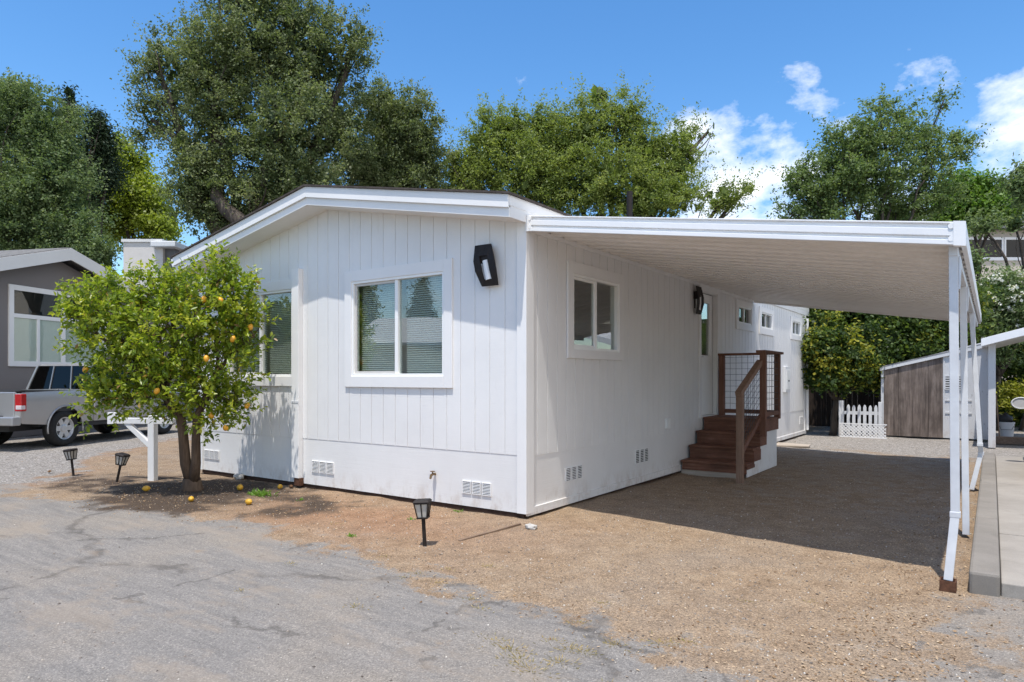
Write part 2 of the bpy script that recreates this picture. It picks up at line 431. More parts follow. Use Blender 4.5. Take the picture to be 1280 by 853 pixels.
# keep the soil a little below the slab area
gz = np.where((GP[:, 0] > 3.86) & (GP[:, 1] > -.2), np.minimum(gz, -.02), gz)
GV = np.concatenate([GP, gz[:, None]], 1)

def ground_z(x, y):
    i = min(max(int(round((x-X0)/ST)), 0), nx-1); j = min(max(int(round((y-Y0)/ST)), 0), ny-1)
    return float(gz[j*nx+i])

def ground_material():
    m, nt, out = newmat('ground'); L = nt.links
    A = lambda n: N(nt, 'ShaderNodeAttribute', attribute_name=n).outputs['Fac']
    v = coords(nt, kind='Object')
    big = noise(nt, v, .7, 6, .6); mid = noise(nt, v, 4, 6, .65); fine = noise(nt, v, 60, 4, .7); grit = noise(nt, v, 170, 2, .6)
    vor = nt.nodes.new('ShaderNodeTexVoronoi'); vor.inputs['Scale'].default_value = 48; L.new(v, vor.inputs['Vector'])
    vor2 = nt.nodes.new('ShaderNodeTexVoronoi'); vor2.inputs['Scale'].default_value = 135; L.new(v, vor2.inputs['Vector'])
    sep = nt.nodes.new('ShaderNodeSeparateColor'); L.new(vor.outputs['Color'], sep.inputs[0])
    sep2 = nt.nodes.new('ShaderNodeSeparateColor'); L.new(vor2.outputs['Color'], sep2.inputs[0])
    # dirt
    dirt = ramp(nt, mid, [(.3, (.222, .155, .099)), (.5, (.292, .21, .137)), (.7, (.342, .257, .174))])
    dirt = mixc(nt, math_(nt, 'MULTIPLY', ramp(nt, big, [(.45, (0, 0, 0)), (.7, (1, 1, 1))]), .5), dirt, (.27, .225, .18))
    dirt = mixc(nt, math_(nt, 'MULTIPLY', A('red'), .75), dirt, ramp(nt, mid, [(.3, (.22, .115, .062)), (.7, (.34, .195, .115))]))
    chips = ramp(nt, sep2.outputs[0], [(.0, (.42, .42, .42)), (.35, (.82, .82, .82)), (.80, (1.1, 1.1, 1.1)), (.95, (1.45, 1.42, 1.36)), (1, (2.0, 1.95, 1.85))])
    dirt = mixc(nt, .82, dirt, chips, 'MULTIPLY')
    dirt = mixc(nt, math_(nt, 'MULTIPLY', math_(nt, 'LESS_THAN', fine, .40), .35), dirt, (.10, .065, .045))
    # gravel
    gcol = ramp(nt, sep.outputs[0], [(0, (.10, .094, .086)), (.3, (.20, .188, .172)), (.7, (.30, .283, .258)), (.93, (.40, .375, .34)), (1, (.55, .53, .50))])
    gcol = mixc(nt, math_(nt, 'MULTIPLY', mid, .55), gcol, (.235, .19, .15))
    # asphalt: bleached, streaky, sandy film, hairline cracks
    st = noise(nt, coords(nt, (1.1, 9, 1), rot=(0, 0, rad(-24))), 1.3, 9, .74)
    asp = ramp(nt, st, [(.26, (.130, .121, .113)), (.42, (.195, .181, .166)), (.58, (.235, .216, .195)), (.76, (.305, .277, .245))])
    asp = mixc(nt, math_(nt, 'MULTIPLY', ramp(nt, big, [(.46, (0, 0, 0)), (.64, (1, 1, 1))]), .6), asp, (.275, .235, .19))
    agg = ramp(nt, sep2.outputs[1], [(0, (.5, .5, .5)), (.45, (.9, .9, .9)), (.85, (1.12, 1.12, 1.12)), (1, (1.75, 1.72, 1.65))])
    asp = mixc(nt, .6, asp, agg, 'MULTIPLY')
    wv = nt.nodes.new('ShaderNodeVectorMath'); wv.operation = 'ADD'
    wn = noise(nt, v, 1.4, 5, .6, 'Color'); L.new(v, wv.inputs[0]); L.new(wn, wv.inputs[1])
    ck = nt.nodes.new('ShaderNodeTexVoronoi'); ck.feature = 'DISTANCE_TO_EDGE'; ck.inputs['Scale'].default_value = .42
    L.new(wv.outputs[0], ck.inputs['Vector'])
    crack = ramp(nt, ck.outputs['Distance'], [(.0, (1, 1, 1)), (.007, (.8, .8, .8)), (.014, (0, 0, 0))])
    crack = math_(nt, 'MULTIPLY', crack, math_(nt, 'GREATER_THAN', noise(nt, v, 1.1, 3), .52))
    asp = mixc(nt, math_(nt, 'MULTIPLY', crack, .5), asp, (.06, .054, .048))
    ck2 = nt.nodes.new('ShaderNodeTexVoronoi'); ck2.feature = 'DISTANCE_TO_EDGE'; ck2.inputs['Scale'].default_value = .17
    wv2 = nt.nodes.new('ShaderNodeVectorMath'); wv2.operation = 'MULTIPLY_ADD'; wv2.inputs[1].default_value = (1.1, 1.1, 1.1)
    L.new(noise(nt, v, .8, 7, .65, 'Color'), wv2.inputs[0]); L.new(v, wv2.inputs[2]); L.new(wv2.outputs[0], ck2.inputs['Vector'])
    seam = ramp(nt, ck2.outputs['Distance'], [(.0, (1, 1, 1)), (.004, (.75, .75, .75)), (.010, (0, 0, 0))])
    seam = math_(nt, 'MULTIPLY', seam, ramp(nt, noise(nt, v, 2.6, 4), [(.38, (0, 0, 0)), (.55, (1, 1, 1))]))
    asp = mixc(nt, math_(nt, 'MULTIPLY', seam, .6), asp, (.075, .066, .058))
    sand = ramp(nt, noise(nt, coords(nt, (1, 1.8, 1), rot=(0, 0, rad(-24))), .9, 9, .72), [(.52, (0, 0, 0)), (.60, (1, 1, 1))])
    asp = mixc(nt, math_(nt, 'MULTIPLY', sand, .45), asp, (.285, .232, .178))
    tuft = ramp(nt, noise(nt, v, 2.1, 7, .7), [(.63, (0, 0, 0)), (.70, (1, 1, 1))])
    asp = mixc(nt, math_(nt, 'MULTIPLY', tuft, .55), asp, (.27, .20, .135))
    def edge(a, amt=1.1, lo=.34, hi=.66):
        k = math_(nt, 'ADD', a, math_(nt, 'MULTIPLY', math_(nt, 'SUBTRACT', mid, .5), amt))
        k = math_(nt, 'ADD', k, math_(nt, 'MULTIPLY', math_(nt, 'SUBTRACT', fine, .5), .9))
        return ramp(nt, k, [(lo, (0, 0, 0)), (hi, (1, 1, 1))])
    c = mixc(nt, edge(A('grav')), dirt, gcol)
    c = mixc(nt, edge(A('asph'), 1.5, .43, .57), c, asp)
    mulc = ramp(nt, fine, [(.3, (.028, .020, .015)), (.55, (.075, .053, .038)), (.75, (.16, .12, .085))])
    c = mixc(nt, edge(A('mul')), c, mulc)
    h = math_(nt, 'ADD', math_(nt, 'MULTIPLY', fine, math_(nt, 'SUBTRACT', .65, math_(nt, 'MULTIPLY', A('asph'), .3))), math_(nt, 'MULTIPLY', grit, .35))
    h = math_(nt, 'ADD', h, math_(nt, 'MULTIPLY', math_(nt, 'SUBTRACT', 1.0, vor2.outputs['Distance']), math_(nt, 'SUBTRACT', .5, math_(nt, 'MULTIPLY', A('asph'), .35))))
    finish(nt, out, c, .93, .18, 0, bump(nt, h, .012, .65)); return m
M['ground'] = ground_material()

def raw_mesh(name, V, F4, mat, attrs=None, smooth=False, loc=None, fattr=None):
    V = np.asarray(V, dtype=np.float32); F4 = np.asarray(F4, dtype=np.int32)
    if loc is not None: V = V-np.array(loc, dtype=np.float32)
    k = F4.shape[1]; me = bpy.data.meshes.new(name)
    me.vertices.add(len(V)); me.vertices.foreach_set('co', V.ravel())
    me.loops.add(F4.size); me.loops.foreach_set('vertex_index', F4.ravel())
    me.polygons.add(len(F4)); me.polygons.foreach_set('loop_start', np.arange(0, F4.size, k, dtype=np.int32))
    try: me.polygons.foreach_set('loop_total', np.full(len(F4), k, dtype=np.int32))
    except Exception: pass
    if smooth: me.polygons.foreach_set('use_smooth', np.ones(len(F4), bool))
    for nme, arr in (attrs or {}).items():
        a = me.attributes.new(nme, 'FLOAT', 'POINT'); a.data.foreach_set('value', np.asarray(arr, np.float32))
    for nme, arr in (fattr or {}).items():
        a = me.attributes.new(nme, 'FLOAT', 'FACE'); a.data.foreach_set('value', np.asarray(arr, np.float32))
    me.materials.append(mat); me.update(calc_edges=True); me.validate()
    o = bpy.data.objects.new(name, me); COL.objects.link(o)
    if loc is not None: o.location = loc
    return o

idx = (np.arange(ny-1)[:, None]*nx+np.arange(nx-1)[None, :]).ravel()
F = np.stack([idx, idx+1, idx+1+nx, idx+nx], 1)
fa = asph[F].mean(1); fg = grav[F].mean(1); cx_ = GP[F][:, :, 0].mean(1)
zone = np.where(fa > .5, 0, np.where((fg > .5) & (cx_ < -4), 1, 2))
for k, (nm, lab, ct) in enumerate([('asphalt_road', 'cracked sun bleached grey asphalt road in the foreground', 'road'),
                               ('gravel_drive', 'pale gravel drive under the silver pickup truck', 'drive'),
                               ('dirt_yard', 'bare tan dirt yard with fine gravel round the white home', 'ground')]):
    f = F[zone == k]; u, inv = np.unique(f.ravel(), return_inverse=True)
    o = raw_mesh(nm, GV[u], inv.reshape(-1, 4), M['ground'], dict(asph=asph[u], grav=grav[u], mul=mul[u], red=red[u]), smooth=True)
    tag(o, lab, ct, kind='structure')
o = raw_mesh('ground', [(-400, -400, -.07), (400, -400, -.07), (400, 400, -.07), (-400, 400, -.07)], [(0, 1, 2, 3)], M['ground'],
             dict(asph=[0]*4, grav=[.6]*4, mul=[0]*4, red=[0]*4))
tag(o, 'flat gravelly earth stretching away beyond the yard', 'ground', kind='structure')

# ---- loose stones, litter, grass
def scatter_pts(n, reg, seed, dens):
    r = np.random.RandomState(seed); out = []
    while len(out) < n:
        p = np.array([[r.uniform(reg[0], reg[1]), r.uniform(reg[2], reg[3])]])
        out.append(p[0])
    return np.array(out)

rs = np.random.RandomState(3)
def sample_ground(n, weight, near=2.6):
    D = np.hypot(GP[:, 0]-CAM[0], GP[:, 1]-CAM[1])
    fx = (GP[:, 0]-CAM[0])*CF[0]+(GP[:, 1]-CAM[1])*CF[1]; rx = (GP[:, 0]-CAM[0])*CR[0]+(GP[:, 1]-CAM[1])*CR[1]
    vis = (fx > near) & (np.abs(rx) < fx*.85+1.5) & (fx < 19)
    p = weight*vis/np.maximum(D, 3)**1.5; p = p/p.sum()
    k = rs.choice(len(GP), n, p=p)
    q = GP[k]+rs.uniform(-ST/2, ST/2, (n, 2))
    return np.concatenate([q, gz[k][:, None]], 1)

inside = ((GP[:, 0] < .02) & (GP[:, 0] > -6.1) & (GP[:, 1] > -.02) & (GP[:, 1] < 13.1)) | ((GP[:, 0] > 3.84) & (GP[:, 1] > -.2))
free = (~inside).astype(float)
n = 26000
C = sample_ground(n, free*((1-asph)*1.0+grav*.8+asph*.10))
S = .0028+.0075*rs.rand(n)**3.0
octv = np.array([(1, 0, 0), (0, 1, 0), (-1, 0, 0), (0, -1, 0), (0, 0, .8), (0, 0, -.6)], float)
octf = np.array([(0, 1, 4), (1, 2, 4), (2, 3, 4), (3, 0, 4), (1, 0, 5), (2, 1, 5), (3, 2, 5), (0, 3, 5)])
jit = 1+rs.uniform(-.4, .4, (n, 6, 1))
ang = rs.uniform(0, 6.28, n); ca, sa_ = np.cos(ang)[:, None], np.sin(ang)[:, None]
ov = octv[None]*jit*S[:, None, None]
ov = np.stack([ov[:, :, 0]*ca-ov[:, :, 1]*sa_, ov[:, :, 0]*sa_+ov[:, :, 1]*ca, ov[:, :, 2]], 2)+C[:, None, :]
fc = (octf[None]+6*np.arange(n)[:, None, None]).reshape(-1, 3)
o = raw_mesh('gravel_stones', ov.reshape(-1, 3), fc, M['stones'], fattr=dict(tint=np.repeat(rs.rand(n), 8)))
tag(o, 'loose little stones strewn over the dirt yard', 'gravel', kind='stuff')

def quads(C, U, V_, L, W, bend=.0):
    # kite-shaped leaf per centre: U along, V_ across
    a = C-U*L[:, None]*.5; b = C+V_*W[:, None]*.5-U*L[:, None]*.05
    c = C+U*L[:, None]*.5; d = C-V_*W[:, None]*.5-U*L[:, None]*.05
    return np.stack([a, b, c, d], 1).reshape(-1, 3), np.arange(4*len(C)).reshape(-1, 4)

def unit(a): return a/np.maximum(np.linalg.norm(a, axis=1, keepdims=True), 1e-9)

n = 5200
wl = free*((1-asph)*.35+np.clip(1-np.abs(sa)/.5, 0, 1)*1.0+mul*5+np.clip(1-np.abs(GP[:, 0]-3.45)/.45, 0, 1)*(GP[:, 1] < 4)*5.0+red*.5)
C = sample_ground(n, wl); C[:, 2] += .004+.006*rs.rand(n)
U = unit(np.concatenate([rs.normal(size=(n, 2)), rs.normal(size=(n, 1))*.25], 1)); Wd = unit(np.cross(U, np.array([[0, 0, 1.]])+rs.normal(size=(n, 3))*.4))
v_, f_ = quads(C, U, Wd, .012+.022*rs.rand(n), .006+.009*rs.rand(n))
tag(raw_mesh('leaf_litter', v_, f_, M['litter'], fattr=dict(tint=rs.rand(n))), 'scattered dry leaf litter and wood chips on the dirt', 'litter', kind='stuff')

# dry grass tufts along the ragged asphalt edge
TUFTS = [(640, 812, 1.1), (665, 838, 1.2), (622, 802, .8), (712, 810, 1.0), (728, 815, .9), (770, 805, .9), (830, 802, .9), (858, 800, .7), (720, 777, .6), (752, 753, .6), (610, 709, .8), (560, 712, .6), (522, 717, .6), (548, 728, .7),
         (446, 757, .7), (362, 704, .6), (300, 737, .5), (480, 695, .5), (505, 722, .5), (588, 748, .7), (600, 760, .7), (420, 655, .6), (700, 828, 1.0), (648, 824, .9), (1010, 750, .5), (935, 750, .5), (760, 862, .8), (690, 800, .6), (1216, 690, .5), (1222, 640, .5)]
bl = []; tn = []
for (px, py, s_) in TUFTS:
    p = gr(px, py)
    for k in range(int(60*s_)):
        a = rs.uniform(0, 6.28); r_ = abs(rs.normal())*.055*s_
        b0 = np.array([p.x+math.cos(a)*r_*1.5, p.y+math.sin(a)*r_, ground_z(p.x, p.y)])
        u = np.array([math.cos(a)*rs.uniform(.3, 1.4), math.sin(a)*rs.uniform(.3, 1.4), rs.uniform(.12, .7)]); u /= np.linalg.norm(u)
        bl.append((b0, u, rs.uniform(.014, .04)*s_)); tn.append(rs.uniform(.1, 1))
C = np.array([b[0]+b[1]*b[2]*.5 for b in bl]); U = np.array([b[1] for b in bl]); L = np.array([b[2] for b in bl])
Wd = unit(np.cross(U, rs.normal(size=(len(U), 3))))
v_, f_ = quads(C, U, Wd, L, np.full(len(U), .0045))
tag(raw_mesh('dry_grass', v_, f_, M['grass'], fattr=dict(tint=tn)), 'sparse dry yellowing grass tufts along the asphalt edge', 'grass', kind='stuff')

# ------------------------------------------------------------------ MOBILE HOME
HW, HL = 6.08, 13.0
fF = lambda u, n, z: (u, -n, z)      # front gable: u = X, n = outwards
fS = lambda u, n, z: (n, u, z)       # long side: u = Y, n = outwards
fL = lambda u, n, z: (-HW-n, u, z)
fB = lambda u, n, z: (u, HL+n, z)
RX = -3.09                            # ridge
def soff(x): return 3.085+.184*(min(.04-x, x+6.22))      # underside of the eaves
home = empty('mobile_home', (-3.04, 6.5, 0), 'white single storey mobile home with low gable roof and vertical groove siding', 'mobile home')

WIN_F = [dict(u=(-2.63, -1.09), z=(1.49, 2.69), cas=(.12, .12, .13, .13)),
         dict(u=(-5.30, -3.80), z=(1.49, 2.69), cas=(.12, .055, .13, .13))]
WIN_S = [dict(u=(.93, 2.12), z=(1.80, 2.69), cas=(.125, .125, .13, .10)),
         dict(u=(7.22, 8.08), z=(2.52, 2.86), cas=(.15, .22, .10, .12)),
         dict(u=(8.80, 9.66), z=(2.52, 2.86), cas=(.15, .15, .10, .13)),
         dict(u=(11.52, 12.36), z=(2.52, 2.86), cas=(.15, .15, .10, .12))]
DOOR = dict(u=(5.17, 6.0), z=(.82, 2.94))
opF = [(a['u'][0], a['u'][1], a['z'][0], a['z'][1]) for a in WIN_F]
opS = [(a['u'][0], a['u'][1], a['z'][0], a['z'][1]) for a in WIN_S]+[(DOOR['u'][0], DOOR['u'][1], DOOR['z'][0], DOOR['z'][1])]

def strips(mb, fr, u0, u1, n0, n1, zb, top, ops, start, pitch, gap):
    edges = [u0]; k = start
    while k < u1:
        if k > u0+.01: edges.append(k)
        k += pitch
    edges.append(u1)
    for a, b in zip(edges[:-1], edges[1:]):
        ga = a+(gap/2 if a > u0 else 0); gb = b-(gap/2 if b < u1 else 0)
        cuts = sorted({ga, gb, *[e for o in ops for e in o[:2] if ga < e < gb]})
        for c, d in zip(cuts[:-1], cuts[1:]):
            m_ = (c+d)/2; iv = [(zb, None)]
            blk = sorted([(o[2], o[3]) for o in ops if o[0] < m_ < o[1]])
            lo = zb; segs = []
            for (s0, s1) in blk:
                if s0 > lo: segs.append((lo, s0))
                lo = max(lo, s1)
            segs.append((lo, None))
            for (s0, s1) in segs:
                zc, zd = (s1, s1) if s1 is not None else (top(c), top(d))
                if max(zc, zd) <= s0+.005: continue
                p = [fr(c, n0, s0), fr(d, n0, s0), fr(d, n1, s0), fr(c, n1, s0), fr(c, n0, zc), fr(d, n0, zd), fr(d, n1, zd), fr(c, n1, zc)]
                mb.hexa(p)

SEAM = .66
tS = lambda u: 3.12
mb = MB(); strips(mb, fF, -HW+.012, -.012, -.10, .0085, .06, lambda u: soff(u)+.02, opF, -50, 100, 0)
strips(mb, fS, .02, HL, -.10, .0085, .06, tS, opS, -50, 100, 0)
mb.box(0, HL, -.1, 0, .06, 3.10, fL); strips(mb, fB, -HW, 0, -.1, 0, .06, lambda u: soff(u)+.02, [], -50, 100, 0)
mb.build('wall_core', M['siding'], home)
mb = MB(); strips(mb, fF, -HW, -.08, .006, .017, SEAM, lambda u: soff(u)+.015, opF, -HW+.203-.06, .203, .0075)
mb.build('front_siding', M['siding'], home, bevel=.002)
mb = MB(); strips(mb, fS, .115, HL-.1, .006, .017, SEAM-.01, tS, opS, .2, .203, .012)
mb.build('side_siding', M['siding'], home, bevel=.002)
mb = MB(); mb.box(-HW, -.07, .0015, .0125, .055, SEAM+.004, fF); mb.build('front_skirting', M['skirt'], home)
mb = MB(); mb.box(.115, HL-.1, .0015, .0125, .12, SEAM-.008, fS); mb.build('side_skirting', M['skirt'], home)
mb = MB(); mb.box(.0, HL, .002, .03, .03, .115, fS); mb.build('base_board', M['skirt'], home, bevel=.003)
mb = MB(); mb.box(-HW+.02, -.02, .02, HL-.02, -.1, .06); mb.box(-HW+.02, -.02, .0, .02, .0, .045); mb.build('base_rail', M['basewood'], home)
mb = MB(); mb.box(-HW+.1, -.1, .1, HL-.1, .70, .80); mb.build('floor', M['interior'], home)
# corner trims
mb = MB(); mb.box(-.09, .032, -.034, .0, .055, soff(0)+.03); mb.box(.0015, .032, .0, .115, .055, 3.12); mb.build('corner_trim', M['trim'], home, bevel=.003)
mb = MB(); mb.box(.0015, .032, HL-.10, HL+.03, .02, 3.10); mb.tube([(.075, HL-.06, 3.0), (.075, HL-.06, .12)], .035, 10); mb.build('corner_trim', M['trim'], home, bevel=.003)
mb = MB(); mb.box(-HW-.03, -HW+.08, -.034, 0, .055, soff(-HW)+.03); mb.build('corner_trim', M['trim'], home, bevel=.003)
# cable cover column
mb = MB(); mb.box(-3.745, -3.60, .018, .095, .13, 2.94, fF); col_ = mb.build('cable_cover', M['trim'], home, bevel=.004)
mb = MB(); mb.box(-3.75, -3.59, .094, .101, 1.14, 1.165, fF); mb.build('strap', M['panelgrey'], col_)
mb = MB(); mb.box(-3.70, -3.585, .02, .085, .03, .127, fF); mb.build('end_block', M['rust'], col_)

# roof
E0, E1 = .04, -6.22; YF, YB = -.36, HL+.3
def roofslab(mb, z_off0, z_off1, x0, x1, y0, y1):
    zz = lambda x: 3.31+.184*(min(.04-x, x+6.22))
    for a, b in ((x0, RX), (RX, x1)):
        mb.hexa([(a, y0, zz(a)+z_off0), (b, y0, zz(b)+z_off0), (b, y1, zz(b)+z_off0), (a, y1, zz(a)+z_off0),
                 (a, y0, zz(a)+z_off1), (b, y0, zz(b)+z_off1), (b, y1, zz(b)+z_off1), (a, y1, zz(a)+z_off1)])
mb = MB(); roofslab(mb, .0, .022, E0+.03, E1-.03, YF-.045, YB+.03); rf = mb.build('roof', M['shingle'], home)
mb = MB(); roofslab(mb, -.225, -.205, E0-.015, E1+.015, YF+.03, YB-.02); mb.build('soffit', M['soffit'], home)
mb = MB(); roofslab(mb, -.135, -.002, E0+.004, E1-.004, YF-.022, YF+.002)
mb.build('fascia', M['trim'], home, bevel=.003)
mb = MB(); roofslab(mb, -.228, -.128, E0, E1, YF+.004, YF+.03); mb.build('fascia', M['trim'], home, bevel=.003)
mb = MB(); roofslab(mb, -.228, -.002, E0, E1, YB-.02, YB)
mb.build('fascia', M['trim'], home)
mb = MB(); mb.box(E0-.015, E0+.004, YF+.005, YB, 3.20, 3.308); mb.box(E0-.02, E0, YF+.032, YB, 3.085, 3.205); mb.box(E1, E1+.02, YF+.032, YB, 3.085, 3.308)
mb.build('eave_board', M['trim'], home, bevel=.003)
mb = MB(); gp = [(-6.225, z) for z in (0,)]
prof = [(-6.226, 3.30), (-6.345, 3.295), (-6.33, 3.21), (-6.30, 3.175), (-6.226, 3.175)]
mb.prism([(x, YF+.02, z) for x, z in prof], (0, YB-YF-.04, 0)); mb.tube([(-6.285, -.28, 3.175), (-6.285, -.28, 3.06), (-6.16, .1, 2.9), (-6.16, .1, .2)], .04, 8)
mb.build('gutter', M['trim'], home)
p = at(787, 268, 11.2)
mb = MB(); mb.tube([(p.x, p.y, 3.2), (p.x, p.y, at(787, 240, 11.2).z)], .05, 12); mb.build('vent_pipe', M['bronze'], home)

def make_window(fr, wd, front=True, blinds=True, slide='left', pane_mat='glass'):
    u0, u1 = wd['u']; z0, z1 = wd['z']; cl, cr, ct, cb = wd['cas']
    mb = MB()
    mb.box(u0-cl, u0+.005, .018, .042, z0-cb, z1+ct, fr); mb.box(u1-.005, u1+cr, .018, .042, z0-cb, z1+ct, fr)
    mb.box(u0+.005, u1-.005, .018, .042, z1-.005, z1+ct, fr); mb.box(u0+.005, u1-.005, .018, .044, z0-cb, z0+.005, fr)
    win = mb.build('window', M['trim'], home, bevel=.003)
    fw = .035
    mb = MB()
    mb.box(u0, u0+fw, -.07, .03, z0, z1, fr); mb.box(u1-fw, u1, -.07, .03, z0, z1, fr)
    mb.box(u0+fw, u1-fw, -.07, .03, z1-fw, z1, fr); mb.box(u0+fw, u1-fw, -.07, .03, z0, z0+fw, fr)
    um = (u0+u1)/2; mb.box(um-.024, um+.024, -.045, .014, z0+fw, z1-fw, fr)
    mb.build('frame', M['vinyl'], win, bevel=.002)
    big = (z1-z0) > .6
    a, b = u0+fw, um-.024
    if big:
        mb = MB(); s = .032
        mb.box(a, a+s, -.02, .006, z0+fw, z1-fw, fr); mb.box(b-s*.4, b, -.02, .006, z0+fw, z1-fw, fr)
        mb.box(a+s, b-s*.4, -.02, .006, z1-fw-s, z1-fw, fr); mb.box(a+s, b-s*.4, -.02, .006, z0+fw, z0+fw+s, fr)
        mb.build('sash', M['vinylgrey'] if front else M['vinyl'], win, bevel=.002)
    mb = MB(); mb.box(a, b, -.012, -.008, z0+fw, z1-fw, fr); mb.build('pane', M[pane_mat], win)
    mb = MB(); mb.box(um+.024, u1-fw, -.022, -.018, z0+fw, z1-fw, fr); mb.build('pane', M[pane_mat], win)
    if blinds:
        for (a, b) in ((u0+.05, um-.03), (um+.055, u1-.04)):
            mb = MB(); z = z0+.03
            while z < z1-.03:
                p = [fr(a, -.10, z), fr(b, -.10, z), fr(b, -.128, z+.019), fr(a, -.128, z+.019), fr(a, -.10, z+.0012), fr(b, -.10, z+.0012), fr(b, -.128, z+.0202), fr(a, -.128, z+.0202)]
                mb.hexa(p); z += .026
            mb.build('blind', M['blind'], win)
        mb = MB(); mb.box(u0-.1, u1+.1, -.24, -.23, z0-.1, z1+.1, fr); mb.build('blackout_liner', M['interior'], win)
    return win
for wd in WIN_F: make_window(fF, wd)
for k, wd in enumerate(WIN_S): make_window(fS, wd, front=False, blinds=False, pane_mat='glass' if k == 0 else 'clear')

# door
u0, u1 = DOOR['u']; z0, z1 = DOOR['z']
mb = MB(); mb.box(u0-.09, u0+.004, .018, .04, .80, z1+.125, fS); mb.box(u1-.004, u1+.10, .018, .04, .80, z1+.125, fS); mb.box(u0+.004, u1-.004, .018, .04, z1-.004, z1+.125, fS)
mb.box(u0, u0+.02, -.10, .017, z0, z1, fS); mb.box(u1-.02, u1, -.10, .017, z0, z1, fS); mb.box(u0+.02, u1-.02, -.10, .017, z1-.02, z1, fS); mb.box(u0, u1, -.10, .03, z0-.03, z0+.012, fS)
mb.build('door_frame', M['trim'], home, bevel=.003)
da, db, dz0, dz1 = u0+.025, u1-.032, z0+.02, z1-.028
ga, gb, gz0, gz1 = da+.17, db-.17, 1.86, 2.76
mb = MB()
mb.box(da, ga, -.085, -.05, dz0, dz1, fS); mb.box(gb, db, -.085, -.05, dz0, dz1, fS)
mb.box(ga, gb, -.085, -.05, dz0, gz0, fS); mb.box(ga, gb, -.085, -.05, gz1, dz1, fS)
mb.box(ga-.02, ga, -.05, -.04, gz0-.02, gz1+.02, fS); mb.box(gb, gb+.02, -.05, -.04, gz0-.02, gz1+.02, fS); mb.box(ga, gb, -.05, -.04, gz0-.02, gz0, fS); mb.box(ga, gb, -.05, -.04, gz1, gz1+.02, fS)
mb.box(da+.14, db-.14, -.0505, -.045, 1.05, 1.68, fS)
door = mb.build('door', M['vinyl'], home, bevel=.004)
mb = MB(); mb.box(db, u1-.02, -.084, -.052, dz0, dz1, fS); mb.box(da, db, -.084, -.052, dz1, z1-.02, fS); mb.build('weather_strip', M['dark'], door)
mb = MB(); mb.box(ga, gb, -.07, -.065, gz0, gz1, fS); mb.build('pane', M['glass'], door)
mb = MB(); mb.tube([fS(da+.06, -.05, 1.83), fS(da+.06, .0, 1.83)], .014, 10); mb.tube([fS(da+.06, .0, 1.83), fS(da+.16, .0, 1.83)], .011, 10); mb.build('handle', M['panelgrey'], door)

# foundation vents: three louvred panels each
def vent(fr, u0, u1, z0, z1):
    mb = MB(); wv_ = (u1-u0)/3
    for k in range(3):
        a, b = u0+k*wv_+.006, u0+(k+1)*wv_-.006
        mb.box(a, a+.010, .013, .026, z0, z1, fr); mb.box(b-.010, b, .013, .026, z0, z1, fr)
        mb.box(a+.010, b-.010, .013, .026, z1-.010, z1, fr); mb.box(a+.010, b-.010, .013, .026, z0, z0+.010, fr)
        m_ = 7
        for i in range(m_):
            z = z0+.014+(z1-z0-.028)*(i+.5)/m_
            p = [fr(a+.010, .0165, z+.001), fr(b-.010, .0165, z+.001), fr(b-.010, .025, z-.004), fr(a+.010, .025, z-.004),
                 fr(a+.010, .0165, z+.004), fr(b-.010, .0165, z+.004), fr(b-.010, .025, z-.001), fr(a+.010, .025, z-.001)]
            mb.hexa(p)
    v = mb.build('vent', M['trim'], home)
    mb = MB(); mb.box(u0+.01, u1-.01, .013, .0145, z0+.004, z1-.004, fr); mb.build('vent_backing', M['dark'], v)
vent(fF, -3.42, -2.975, .225, .375); vent(fF, -.845, -.43, .195, .335); vent(fF, -5.98, -5.57, .235, .365)
vent(fS, .78, 1.18, .29, .45); vent(fS, 2.64, 3.08, .30, .49); vent(fS, 12.33, 12.69, .30, .48)
# electrics
mb = MB(); mb.box(10.68, 11.12, .018, .075, 1.13, 1.73, fS); ep = mb.build('meter_panel', M['panelgrey'], home, bevel=.006)
mb = MB(); mb.box(10.74, 11.06, .075, .088, 1.20, 1.66, fS); mb.build('panel_door', M['vinyl'], ep, bevel=.004)
mb = MB(); mb.box(10.88, 10.93, .088, .10, 1.38, 1.42, fS); mb.build('latch', M['black'], ep)
mb = MB(); mb.box(3.67, 3.79, .018, .06, .72, .87, fS); mb.build('outlet_box', M['vinyl'], home, bevel=.006)
# hose tap on the skirting
mb = MB(); mb.tube([fF(-1.24, .0, .37), fF(-1.24, .05, .375), fF(-1.24, .085, .365), fF(-1.24, .10, .325)], [.014, .014, .016, .012], 10)
mb.tube([fF(-1.24, .06, .37), fF(-1.24, .06, .405)], .008, 8); mb.lathe([(.0, 0), (.028, .0), (.028, .008), (0, .008)], 12, Matrix.Translation(fF(-1.24, .06, .403)))
mb.build('hose_tap', M['brass'], home, smooth=False)

